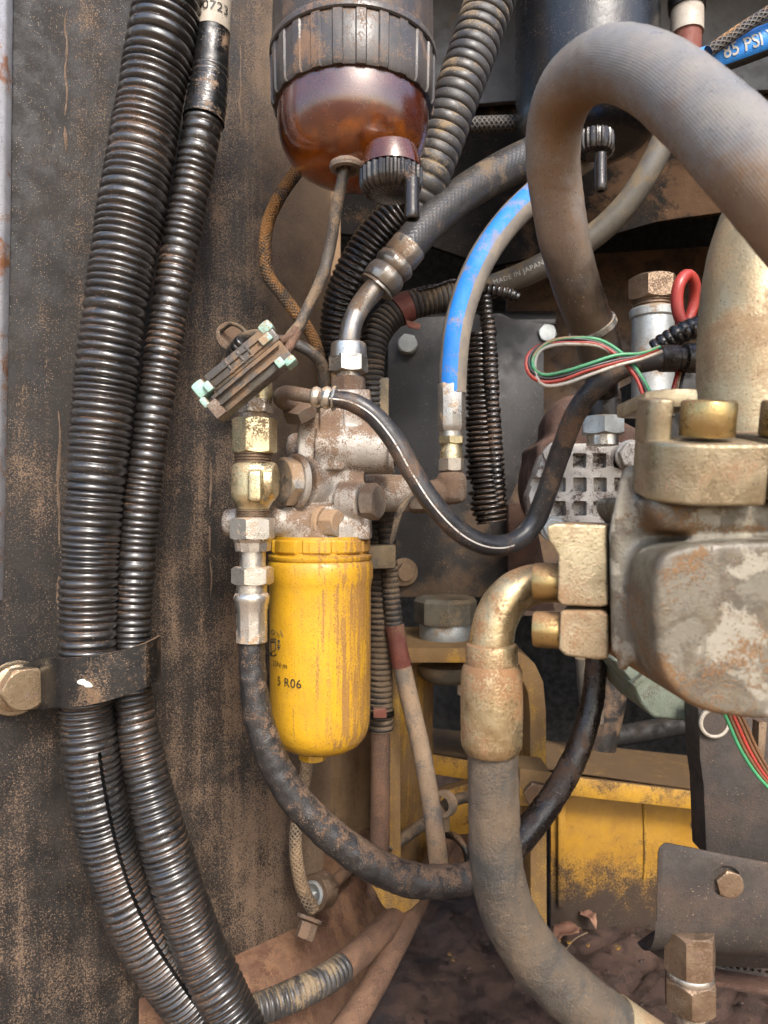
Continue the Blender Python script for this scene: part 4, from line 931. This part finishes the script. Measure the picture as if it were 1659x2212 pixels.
bolt(1362, 984, .695, 26, M_alt, 34, label='pale hex bolt at the upper right of the waffle cover', h=20)
bolt(1194, 1142, .70, 20, M_galv, 28, label='grimy bolt at the lower left of the waffle cover', h=14)
o = mesh_obj('rusty_bracket', prism([(1098, 1090), (1150, 1080), (1180, 1240), (1200, 1320), (1098, 1320)], .95, .02, .002), M_rustbody); tag(o, 'dark rusty bracket foot below the round housing', 'bracket')

# coupling with hex plug, red loop, wires
D = .80
t = thing('pipe_coupling', 'galvanised pipe coupling with a big rusty hex plug on top', 'coupling', P(1410, 760, D))
v = Fr(1410, CY, D)
mesh_obj('hex_plug', v.hexa(46, CY - 652, CY - 600, .5), M_rustmetal, t, sharp=20)
mesh_obj('thread', v.lathe(q(*thread(676, 648, 40, 4)), 40), M_rustmetal, t)
mesh_obj('coupling_body', v.lathe(q((0, 900), (44, 900), (44, 690), (48, 686), (49, 672), (46, 668), (0, 668)), 44), M_galv, t)
o = mesh_obj('junction_block', join(prism([(1370, 820), (1520, 800), (1520, 960), (1370, 960)], .80, .08, .004)), M_dark); tag(o, 'dark block under the galvanised coupling', 'block')
hose('red_cable', [(1492, 720, .60, 22), (1470, 690, .60, 25), (1462, 650, .60, 26), (1468, 612, .60, 26), (1485, 594, .605, 26), (1500, 612, .61, 25), (1500, 650, .615, 24), (1488, 690, .615, 22), (1476, 730, .61, 20)], M_redwire, 'thick red cable loop beside the hex plug', 'cable', 20, .003)
hose('loom_end', [(1412, 757, .59, 44), (1440, 738, .585, 46), (1475, 718, .58, 48), (1510, 705, .58, 48), (1560, 690, .58, 46)], M_cond_oil, 'short oily ribbed loom end with coloured wires coming out', 'loom', 24, .0009, corr(.0058, .2, .5))
def wires(dx, dy, m, label, wv=8.5):
    jw = random.Random(label)
    hose('loop_wire', [(x_ + jw.uniform(-2.5, 2.5), y_ + jw.uniform(-2.5, 2.5), d_, w_) for x_, y_, d_, w_ in [(1425 + dx, 752 + dy, 0.487, wv), (1380 + dx, 768 + dy * 1.2, 0.485, wv), (1330 + dx, 778 + dy * 1.6, 0.485, wv), (1270 + dx, 795 + dy * 2, 0.485, wv), (1215 + dx, 815 + dy * 2, 0.485, wv), (1170 + dx, 818 + dy * 1.5, 0.485, wv), (1147 + dx * 2, 795 + dy, 0.485, wv), (1152 + dx * 2, 762 + dy * .5, 0.488, wv), (1185 + dx, 740 + dy, 0.491, wv), (1240 + dx, 734 + dy * 1.2, 0.493, wv), (1295 + dx, 742 + dy, 0.493, wv), (1345 + dx * 1.5, 772 + dy, 0.491, wv), (1378 + dx * 1.5, 812 + dy, 0.489, wv), (1400 + dx * 2, 855 + dy, 0.487, wv)]], m, label, 'wire', 10, .004)
wires(3, -5, M_greenwire, 'green wire of the coloured wire loop'); wires(-4, 4, M_redwire, 'red wire of the coloured wire loop'); wires(4, 8, M_whitewire, 'white wire of the coloured wire loop'); wires(-1, 0, M_blackwire, 'black wire of the coloured wire loop')
for k, (m, cn) in enumerate(((M_redwire, 'red'), (M_whitewire, 'cream'), (M_blackwire, 'black'))):
    hose('lead_wire', [(1500 + k * 4, 745, .58, 9), (1480 + k * 6, 770, .575, 9), (1464 + k * 6, 805, .57, 9), (1452 + k * 7, 850, .565, 9)], m, cn + ' wire dropping beside the large tan pipe', 'wire', 10, .004)

# ------------------------------------------------------------------ foreground pump with split flanges
t = thing('pipe_elbow', 'large tan dusted steel pipe rising behind the flange at the right edge', 'pipe', P(1620, 940, .44))
mesh_obj('pipe', Sweep([(1625, 1000, .44, 225), (1625, 860, .44, 225), (1628, 720, .44, 225), (1640, 600, .445, 225), (1672, 490, .455, 222), (1740, 400, .47, 215), (1840, 340, .49, 210)]).tube(56, .006, rough=.0004), M_goldpipe, t, sharp=80)

t = thing('hydraulic_pump', 'rust and cream blotched cast pump body at the right edge', 'pump', P(1560, 1560, .42))
pa = prism([(1342, 1006), (1395, 1000), (1480, 1062), (1830, 1070), (1830, 1430), (1335, 1432), (1318, 1410), (1312, 1150)], .385, .10, .006, back=(.42, .9, 0))
pbm = prism(smooth_poly([(1430, 1200), (1530, 1172), (1700, 1165), (1860, 1170), (1880, 1360), (1840, 1545), (1660, 1556), (1530, 1540), (1452, 1490), (1418, 1400), (1412, 1290)], 4), .345, .12, .02, 4)
pc = prism([(1400, 1066), (1830, 1078), (1830, 1150), (1440, 1150), (1410, 1110)], .362, .10, .006)
nub = Fr(1345, 1440, .39).lathe([(0, 20), (14, 18), (12, -4), (7, -12), (0, -14)], 16)
bod = mesh_obj('casting', join(pa, pbm, pc, nub), M_pump, t); cast(bod, .0022, 6)
# top flange halves
TF = Vector((0, -.2, 1)).normalized()
def dflange(name, pts, d, th, label, lx):
    tt = thing(name, label, 'flange', P(lx, 1080, d)); o_ = mesh_obj('clamp_half', prism(pts, d, th, .009, 5, back=(.36, .93, 0)), M_flange, tt); return tt
FF = Fr(1500, 1011, .37, TF, (1, 0, 0))
def plan(fr, pts, h0, h1, bev):
    n = len(pts); vs = [fr.p(x, y, h0) for x, y in pts] + [fr.p(x, y, h1) for x, y in pts]
    fs = [list(range(n)), list(range(n, 2 * n))[::-1]] + [[k, (k + 1) % n, n + (k + 1) % n, n + k] for k in range(n)]
    return bevel((vs, fs), bev * fr.u, 4)
def arc(cx, cy, r, a0, a1, n=9): return [(cx + r * math.cos(R(a0 + (a1 - a0) * k / n)), cy + r * math.sin(R(a0 + (a1 - a0) * k / n))) for k in range(n + 1)]
out1 = [(104, 70), (-110, 70)] + arc(-10, -8, 100, 180, 270, 12) + arc(96, -98, 10, 270, 360, 4)
t1 = thing('split_flange', 'upper gold split flange half holding the knurled cap screw', 'flange', P(1500, 1080, .36))
o = mesh_obj('clamp_half', plan(FF, out1, -64, 62, 9), M_flange, t1, sharp=40)
mesh_obj('raised_lug', plan(FF, [(-62, 70), (-111, 70)] + arc(-80, 8, 31, 180, 270, 6) + arc(-70, -15, 8, 270, 360, 4), 50, 148, 8), M_flange, t1, sharp=40)
F3 = Fr(1735, 1004, .37, TF, (1, 0, 0))
t2 = thing('split_flange', 'gold split flange half cut off by the right edge of the photo', 'flange', P(1700, 1080, .36))
mesh_obj('clamp_half', plan(F3, [(110, 130), (-112, 130)] + arc(-94, -90, 18, 180, 270, 6) + [(110, -108)], -64, 62, 9), M_flange, t2, sharp=40)
def capscrew(x, y, d, axis, r, h, label, seg=60):
    tt = thing('cap_screw', label, 'screw', P(x, y, d)); ff = Fr(x, y, d, axis)
    mesh_obj('knurled_head', ff.lathe([(0, 0), (r * .96, 0), (r, 3), (r, h - 6), (r * .93, h), (r * .6, h), (r * .58, h - 14), (0, h - 14)], seg * 4, lambda a, hh: 1 + .022 * (abs(math.sin(a * seg / 2))) if 4 < hh < h - 7 else 1), M_screw, tt, sharp=40)
capscrew(1526, 942, .36, TF, 57, 76, 'knurled gold socket cap screw on the upper split flange')
capscrew(1700, 942, .36, TF, 57, 76, 'knurled cap screw just inside the right edge of the photo')
# plate under the flange near wires
o = mesh_obj('sensor_unit', prism([(1392, 845), (1440, 838), (1510, 838), (1510, 880), (1392, 880)], .40, .05, .003), M_goldpipe); tag(o, 'flat tan cap the loop wires drop into', 'cap')

# left flange halves, screws, elbow, hose
t = dflange('split_flange', [(1180, 1137), (1200, 1130), (1312, 1134), (1314, 1308), (1296, 1312), (1214, 1308), (1204, 1298), (1206, 1200), (1184, 1168)], .392, .07, 'upper half of the gold side flange above the elbow pipe', 1260)
t = dflange('split_flange', [(1210, 1319), (1298, 1319), (1314, 1328), (1314, 1424), (1290, 1426), (1222, 1418), (1206, 1404)], .392, .07, 'lower half of the gold side flange under the elbow pipe', 1260)
capscrew(1212, 1258, .41, (-1, .34, 0), 41, 58, 'smooth gold cap screw on the upper side flange half')
capscrew(1212, 1362, .405, (-1, .34, 0), 39, 58, 'smooth gold cap screw on the lower side flange half')
t = thing('pressure_hose', 'thick dusty pressure hose with gold elbow and ferrule in the lower middle', 'hose', P(1100, 2000, .44))
mesh_obj('elbow', Sweep([(1262, 1268, .45, 84), (1205, 1260, .445, 84), (1152, 1262, .44, 87), (1105, 1285, .438, 91), (1074, 1330, .436, 94), (1062, 1385, .435, 95), (1062, 1420, .435, 95)]).tube(44, .004, rough=.0003), M_gold, t, sharp=80)
v = Fr(1062, CY, .435)
mesh_obj('collar', v.lathe(q((0, 1446), (55, 1446), (56, 1440), (56, 1398), (54, 1392), (46, 1388), (0, 1388)), 48), M_gold, t)
mesh_obj('ferrule', v.lathe(q((0, 1626), (48, 1628), (56, 1625), (64, 1612), (66, 1600), (67, 1520), (66, 1456), (62, 1440), (58, 1434), (0, 1434)), 64), M_gold, t)
s = Sweep([(1064, 1600, .437, 108), (1066, 1700, .437, 109), (1068, 1800, .438, 111), (1074, 1880, .44, 114), (1096, 1965, .445, 118), (1146, 2055, .45, 121), (1222, 2136, .455, 123), (1310, 2206, .46, 123), (1390, 2260, .465, 122)])
mesh_obj('rubber_line', s.tube(56, .0025, prof=lambda q_, a: 1 + .009 * mnoise.noise(Vector((q_ * 60, a * 3, 1))) + .006 * mnoise.noise(Vector((q_ * 190, a * 5, 4))), t1=s.L * .93, rough=.0006), M_hosebig, t, sharp=80)
mesh_obj('end_ferrule', Sweep([(1322, 2214, .461, 127), (1400, 2268, .466, 126), (1480, 2320, .47, 124)]).tube(48, .005), M_goldpipe, t)
# ------------------------------------------------------------------ yellow machine frame
t = thing('yellow_bracket', 'yellow bent plate bracket carrying the round rubber mount', 'bracket', P(1160, 2000, .86))
mesh_obj('bent_plate', prism([(868, 1400), (1090, 1400), (1128, 1410), (1156, 1434), (1174, 1474), (1180, 1540), (1182, 2040), (1146, 2040), (1145, 1545), (1140, 1495), (1124, 1460), (1098, 1440), (1070, 1432), (868, 1432)], .86, .16, .002), M_frame, t)
mesh_obj('foot_block', prism([(1122, 1660), (1190, 1668), (1188, 1742), (1122, 1742)], .80, .05, .003), M_frame, t)
mesh_obj('side_plate', prism([(840, 1400, .84), (866, 1400, .84), (936, 1436, 1.0), (934, 1860, 1.0), (874, 1940, .86), (842, 1912, .84)], 0, .006, .001, back=(-.4, .9, 0)), M_frame, t)
mesh_obj('front_flange', prism([(840, 1424), (864, 1424), (866, 1930), (858, 1950), (842, 1930)], .835, .006, .001), M_frame, t)
bolt(1156, 1712, .80, 24, M_rustmetal, None, label='rusty hex bolt in the yellow bracket foot', h=16)
t = thing('rubber_mount', 'grey octagonal rubber mount sitting on the yellow bracket', 'mount', P(960, 1400, .93))
v = Fr(962, CY, .93)
mesh_obj('top_plate', v.lathe(q((0, 1344), (66, 1344), (68, 1338), (68, 1298), (62, 1290), (0, 1290)), 8, None), M_rubberblk, t, sharp=20)
mesh_obj('rubber_ring', v.lathe(q((0, 1396), (52, 1396), (56, 1388), (56, 1350), (52, 1342), (0, 1342)), 48), M_galv, t)
mesh_obj('lower_cup', v.lathe(q((0, 1476), (30, 1474), (52, 1462), (62, 1446), (64, 1434), (0, 1434)), 48), M_rubberblk, t)
mesh_obj('lower_nut', Fr(1000, CY, .93).hexa(12, CY - 1500, CY - 1476), M_steel, t, sharp=20)
t = thing('cross_beam', 'yellow horizontal cross beam low in the bay with chipped paint', 'beam', P(1230, 1730, 1.0))
mesh_obj('front_lip', prism([(926, 1628), (1130, 1662), (1250, 1680), (1560, 1716), (1560, 1756), (1250, 1722), (1130, 1704), (926, 1672)], 1.0, .02, .003), M_framedirt, t)
g = [P(926, 1626, 1.0), P(1560, 1714, 1.0), P(1560, 1640, 1.25), P(926, 1572, 1.25)]
mesh_obj('top_face', join((g, [[0, 1, 2, 3]]), ([x + Vector((0, 0, -.01)) for x in g], [[3, 2, 1, 0]])), M_framedirt, t)
t = thing('yellow_bulkhead', 'oil stained yellow panel with a vertical weld under the cross beam', 'panel', P(1370, 1960, 1.05))
pn = mesh_obj('sheet', prism([(1190, 1690), (1560, 1730), (1560, 2010), (1190, 2010)], 1.05, .01, .001), M_panel_y, t)
cut(pn, Fr(1508, 1782, 1.05, (0, -1, 0)).lathe([(0, -30), (17, -30), (17, 30), (0, 30)], 24))
mesh_obj('weld_bead', Sweep([(1391, 1726, 1.048, 7), (1393, 1780, 1.048, 7), (1394, 1850, 1.048, 6), (1391, 1900, 1.048, 4)]).tube(8, .002, rough=.0008), M_framedirt, t)
mesh_obj('side_lip', prism([(1206, 1720), (1222, 1722), (1222, 1960), (1206, 1960)], 1.04, .02, .002), M_panel_y, t)
o = mesh_obj('yellow_tab', prism([(880, 1752), (910, 1724), (1020, 1690), (1030, 1800), (960, 1806), (884, 1790)], .98, .02, .002), M_framedirt); tag(o, 'small yellow tab behind the tan pipes', 'bracket')
o = mesh_obj('strap_end', prism(smooth_poly([(806, 1890), (925, 1890), (918, 1930), (890, 1962), (858, 1975), (832, 1962), (814, 1932)], 4), .80, .004, .001), M_frame); tag(o, 'round tan strap end showing under the crusty hose', 'strap')
# dark shapes deep in the bay
hose('deep_hose', [(1330, 1390, 1.2, 60), (1325, 1480, 1.2, 62), (1312, 1560, 1.2, 60), (1300, 1620, 1.2, 56)], M_hose, 'dim grey hose deep in the black recess', 'hose', 20, .01)
hose('deep_pipe', [(1240, 1600, 1.3, 44), (1330, 1590, 1.3, 44), (1420, 1575, 1.3, 44), (1500, 1560, 1.3, 44)], M_dark, 'barely visible dark pipe lying at the back of the recess', 'pipe', 16, .01)
hose('deep_hose', [(1268, 1420, 1.15, 50), (1275, 1500, 1.15, 50), (1280, 1560, 1.15, 48)], M_clear, 'pale grey hose standing beside the wet hose in the recess', 'hose', 20, .01)
t = thing('green_casting', 'grey green casting below the pump body', 'casting', P(1450, 1560, .68))
gc = mesh_obj('block', prism([(1322, 1424), (1560, 1424), (1560, 1566), (1512, 1562), (1412, 1552), (1384, 1520), (1366, 1476)], .66, .10, .004, 3), M_green, t)
mesh_obj('rib', prism([(1364, 1478), (1420, 1430), (1428, 1436), (1374, 1486)], .652, .03, .002), M_green, t)
mesh_obj('rib', prism([(1490, 1500), (1500, 1500), (1500, 1562), (1490, 1562)], .652, .03, .002), M_green, t)
o = mesh_obj('mount_plate', prism([(1508, 1530), (1760, 1540), (1760, 1880), (1526, 1852), (1520, 1700), (1512, 1640)], .62, .03, .002), M_block); tag(o, 'dark grey brown plate at the right above the heavy block', 'plate')
t = thing('plug', 'round plug with a pale chipped ring under the pump body', 'plug', P(1540, 1590, .61))
f = Fr(1541, 1560, .618, (0, -1, 0))
mesh_obj('ring', f.lathe([(26, 0), (33, 0), (33, 7), (30, 9), (26, 8), (26, 0)], 40), M_label, t)
mesh_obj('disc', f.lathe([(0, 0), (26, 0), (26, 5), (0, 5)], 40), M_block, t)
for k, (m, cn) in enumerate(((M_greenwire, 'green'), (M_brownwire, 'brown'), (M_redwire, 'dull red'), (M_brownwire, 'outer brown'), (M_brownwire, 'rightmost brown'))):
    hose('harness_wire', [(1560 + k * 8, 1530, .50, 8), (1575 + k * 9, 1565, .50, 8), (1600 + k * 9, 1620, .50, 8), (1640 + k * 8, 1680, .50, 8), (1700 + k * 8, 1740, .50, 8)], m, cn + ' harness wire below the pump at the right edge', 'wire', 8, .005)
o = mesh_obj('edge_bar', prism([(1640, 1560), (1658, 1560), (1650, 1660), (1636, 1650)], .52, .01, .001), M_rustmetal); tag(o, 'thin tan bar beside the harness wires', 'bar')
# heavy block lower right
t = thing('heavy_block', 'heavy grey brown steel block with rounded underside at the lower right', 'block', P(1540, 2100, .5))
pb_ = [(1420, 1832), (1434, 1818), (1760, 1882), (1760, 2010), (1416, 1998)]
g1 = prism(pb_, .49, .16, .003, back=(.45, .9, -.5))
# rounded lower part: quarter cylinder along x
def qcyl():
    vs, fs = [], []; n = 14
    pl, pr = (1416, 1990, .49), (1760, 2005, .49)
    a_, b_ = P(*pl), P(*pr); r_ = .036
    for i in range(n + 1):
        th = math.pi / 2 * i / n
        off = Vector((0, r_ - r_ * math.cos(th), -r_ * math.sin(th)))
        vs += [a_ + off, b_ + off]
    bk_ = Vector((.45, .9, -.5)) * .10
    vs += [a_ + bk_ + Vector((0, 0, -r_)), b_ + bk_ + Vector((0, 0, -r_)), a_ + bk_, b_ + bk_]
    m_ = len(vs) // 2
    for i in range(m_ - 1): fs.append([2 * i, 2 * i + 1, 2 * i + 3, 2 * i + 2])
    fs.append([2 * m_ - 2, 2 * m_ - 1, 1, 0]); fs.append([2 * i for i in range(m_)]); fs.append([2 * i + 1 for i in range(m_)][::-1])
    return fix((vs, fs))
bk = mesh_obj('body', join(g1, qcyl()), M_block, t)
cut(bk, Fr(1568, 1904, .49, (0, -1, 0)).lathe([(0, -10), (34, -10), (34, 20), (0, 20)], 32))
bolt(1570, 1903, .496, 27, M_rustmetal, 31, label='brown hex bolt sunk into the heavy lower right block', h=20, rot=.3)
D = .497
t = thing('pipe_nut', 'pair of rusty hex nuts on a pipe under the heavy block', 'nut', P(1490, 2190, D))
v = Fr(1490, CY, D)
mesh_obj('upper_nut', v.hexa(48, CY - 2096, CY - 2004, .52, 1.2), M_rustmetal, t, sharp=20)
mesh_obj('lower_nut', v.hexa(49, CY - 2176, CY - 2108, .30, 1.6), M_rustmetal, t, sharp=20)
mesh_obj('lock_ring', v.lathe(q((0, 2110), (47, 2110), (49, 2106), (49, 2098), (47, 2094), (0, 2094)), 40), M_zinc, t)
mesh_obj('neck', v.lathe(q((0, 2204), (36, 2204), (40, 2180), (0, 2172)), 32), M_zinc, t)
mesh_obj('pipe', v.lathe(q((0, 2300), (30, 2300), (30, 2190), (0, 2190)), 32), M_rustmetal, t)
# perforated strip
t = thing('perforated_strip', 'dark perforated metal strip behind the pipe nuts', 'grille', P(1620, 2130, .62))
def perf():
    vs, fs = [], []
    o_ = P(1540, 2074, .62); ex = (P(1780, 2112, .62) - o_); L_ = ex.length; ex.normalize(); ez = Vector((0, -.10, -1)).normalized()
    cell = .0062; nx, nz = int(L_ / cell), 4
    for j in range(nz):
        for i in range(nx):
            c = o_ + ex * ((i + .5 + (.5 if j % 2 else 0)) * cell) + ez * ((j + .5) * cell * .9)
            b = len(vs)
            hx, hz = cell * .5, cell * .45
            ring_o = [(hx, 0), (hx, hz), (0, hz), (-hx, hz), (-hx, 0), (-hx, -hz), (0, -hz), (hx, -hz)]
            for (x, z) in ring_o: vs.append(c + ex * x + ez * z)
            for k in range(8):
                a = k * math.pi / 4; vs.append(c + ex * math.cos(a) * cell * .31 + ez * math.sin(a) * cell * .31)
            for k in range(8):
                a = k * math.pi / 4; vs.append(c + ex * math.cos(a) * cell * .31 + ez * math.sin(a) * cell * .31 + Vector((0, .003, 0)))
            for k in range(8):
                k2 = (k + 1) % 8
                fs.append([b + k, b + k2, b + 8 + k2, b + 8 + k]); fs.append([b + 8 + k, b + 8 + k2, b + 16 + k2, b + 16 + k])
    return vs, fs
mesh_obj('strip', perf(), M_block, t)
mesh_obj('lower_lip', prism([(1545, 2120), (1790, 2160), (1790, 2176), (1545, 2134)], .60, .03, .003), M_rustbody, t)

# ------------------------------------------------------------------ bottom left cables and pipes
hose('braided_cable', [(662, 1600, .80, 28), (660, 1670, .80, 28), (645, 1750, .79, 28), (638, 1820, .785, 28), (646, 1890, .78, 29), (660, 1935, .78, 30), (676, 1962, .785, 32)], M_braid_tan, 'tan dusted braided cable hanging below the yellow filter', 'cable', 18, .004)
t = thing('cable_clamp', 'dusty steel P clamp with bolt at the end of the braided cable', 'clamp', P(690, 2000, .8))
f = Fr(690, 1925, .80, (-.5, -.8, .2))
mesh_obj('loop', f.lathe([(26, -20), (36, -20), (38, -16), (38, 18), (36, 22), (26, 22), (26, -20)], 36), M_rustmetal, t)
mesh_obj('inner_sleeve', f.lathe([(0, -14), (26, -14), (26, 24), (20, 26), (0, 10)], 32), M_galv, t)
mesh_obj('bolt_head', Fr(664, 2004, .765, (-.3, -.5, -.8)).hexa(18, -10, 22, .2), M_castdirt, t, sharp=20)
mesh_obj('washer', Fr(668, 1985, .775, (-.3, -.5, -.8)).lathe([(0, -4), (28, -4), (28, 3), (0, 3)], 32), M_castdirt, t)
mesh_obj('stay', Sweep([(700, 1925, .82, 30), (740, 1890, .87, 26), (790, 1850, .93, 26), (830, 1820, .98, 26)]).tube(14, .006, rough=.0008), M_hosered, t)
s = Sweep([(470, 2210, .66, 62), (520, 2192, .67, 64), (590, 2168, .685, 66), (655, 2140, .70, 66), (715, 2108, .72, 62), (775, 2060, .75, 58), (835, 2000, .79, 54), (885, 1945, .84, 50), (930, 1880, .90, 48), (960, 1820, .96, 46)])
t = thing('floor_pipe', 'rust dusted pipe with a bare ribbed section crossing the bottom left', 'pipe', P(655, 2170, .70))
mesh_obj('pipe', s.tube(30, .0025, t0=s.L * .34, rough=.0010), M_hosered, t, sharp=80)
mesh_obj('ribbed_end', s.tube(34, .0007, t1=s.L * .345, prof=corr(.0052, .14, .5)), M_cond_dry, t, sharp=80)
s, o = hose('floor_pipe', [(700, 2290, .70, 62), (752, 2215, .72, 60), (800, 2140, .745, 56), (848, 2050, .78, 52), (890, 1970, .82, 49), (922, 1900, .87, 46), (950, 1830, .93, 44)], M_hosered, 'second brown pipe running parallel along the floor', 'pipe', 28, .003, rough=.0006)
hose('black_cable', [(838, 1832, .84, 26), (875, 1808, .85, 26), (920, 1775, .86, 26), (955, 1745, .87, 25), (985, 1728, .89, 24), (1040, 1715, .92, 24)], M_wireb, 'thin black cable passing through the small ring clip', 'cable', 16, .004)
t = thing('ring_clip', 'small tan ring clip around the thin black cable', 'clip', P(958, 1790, .86))
f = Fr(960, 1736, .855, (-.6, -.8, .1))
mesh_obj('ring', f.lathe([(17, -10), (27, -10), (28, -6), (28, 6), (27, 10), (17, 10), (17, -10)], 32), M_hosetan, t)
mesh_obj('stem', Fr(962, 1770, .86).box(-10, 10, -9, 9, -24, 14, 3), M_rubberblk, t)
hose('black_cable', [(940, 1800, .92, 16), (980, 1806, .90, 16), (1003, 1830, .88, 15), (1010, 1862, .88, 14), (1006, 1890, .88, 12)], M_blackwire, 'thin black cable arc left of the pressure hose', 'cable', 12, .004)
hose('floor_pipe', [(880, 1940, 1.0, 60), (960, 1860, 1.02, 60), (1030, 1800, 1.05, 60), (1090, 1760, 1.1, 60)], M_hosered, 'short brown pipe low behind the pressure hose', 'pipe', 20, .006, rough=.001)

# ------------------------------------------------------------------ litter on the floor
def leaf(x, y, d, L_, w, rot, label):
    c = P(x, y, d); c.z = FZ + .016; vs, fs = [], []
    n = 10
    for i in range(n + 1):
        u = i / n; ww = w * math.sin(math.pi * min(1, u * 1.02)) ** .8 * .5
        px = (u - .5) * L_; h = .012 * math.sin(u * 3.1) + .004 * math.sin(u * 9)
        for k, sg in enumerate((-1, -.4, 0, .4, 1)):
            vx, vy = px, sg * ww * (1 + .15 * math.sin(i * 2.3))
            vs.append(c + Vector((vx * math.cos(rot) - vy * math.sin(rot), vx * math.sin(rot) + vy * math.cos(rot), h + abs(sg) * ww * .5)))
    for i in range(n):
        for k in range(4): a = i * 5 + k; fs.append([a, a + 1, a + 6, a + 5])
    o_ = mesh_obj('dry_leaf', (vs, fs), M_leaf, sharp=None); md = o_.modifiers.new('solid', 'SOLIDIFY'); md.thickness = .0006
    tag(o_, label, 'leaf')
leaf(1225, 1985, 1.0, .06, .03, .6, 'dry curled leaf on the mud right of the yellow bracket')
leaf(1270, 1968, 1.04, .035, .02, 2.0, 'small dry leaf in the corner below the yellow panel')
for i, (x, y, d, L_, rot, lab) in enumerate(((1205, 2035, .93, .06, .9, 'pale twig lying on the mud beside the leaf'), (1235, 1995, .99, .05, .3, 'short straw near the dry leaf'))):
    c = P(x, y, d); c.z = FZ + .018
    dv = Vector((math.cos(rot), math.sin(rot), .25)); pts_ = [c + dv * L_ * u + Vector((0, 0, .006 * math.sin(u * 5))) for u in (-.5, -.2, .1, .5)]
    to = [((p.x / p.y) / K + CX, CY - (p.z / p.y) / K, p.y, 2.2) for p in pts_]
    hose('straw', to, M_twig, lab, 'straw', 6, .003)
# clods of dry mud and flakes of yellow paint
cl = []
for i in range(170):
    x, y = rnd.uniform(.02, .55), rnd.uniform(.72, 1.2)
    r_ = rnd.uniform(.0012, .0045); bm = bmesh.new(); bmesh.ops.create_icosphere(bm, subdivisions=1, radius=r_)
    for v_ in bm.verts: v_.co = v_.co * (1 + .5 * mnoise.noise(v_.co * 300 + Vector((i, 0, 0)))) ; v_.co.z *= .6
    bmesh.ops.translate(bm, verts=bm.verts, vec=(x, y, FZ + .010)); cl.append(from_bm(bm))
o = mesh_obj('mud_clods', join(*cl), M_mud, sharp=60); o['kind'] = 'stuff'; o['label'] = 'crumbs of dry mud scattered over the bay floor'
fl_ = []
for i in range(6):
    u = rnd.random()
    p = Vector((.20 + .22 * u + rnd.uniform(-.01, .01), 1.02 - .10 * u + rnd.uniform(-.012, .012), FZ + .017)) if i > 1 else Vector((.08 + rnd.uniform(0, .09), 1.0 - rnd.uniform(0, .1), FZ + .016))
    r_ = rnd.uniform(.003, .006); n = 6
    vs = [p + Vector((math.cos(k * 1.047) * r_ * rnd.uniform(.5, 1.2), math.sin(k * 1.047) * r_ * rnd.uniform(.5, 1.2), rnd.uniform(0, .0012))) for k in range(n)]
    vs += [v_ + Vector((0, 0, .002)) for v_ in vs]
    fl_.append((vs, [list(range(n))[::-1], list(range(n, 2 * n))] + [[k, (k + 1) % n, n + (k + 1) % n, n + k] for k in range(n)]))
o = mesh_obj('paint_flakes', join(*fl_), M_framedirt, sharp=30); o['kind'] = 'stuff'; o['label'] = 'yellow paint flakes showing through the mud'
for o in bpy.data.objects:
    if '_o' in o: del o['_o']
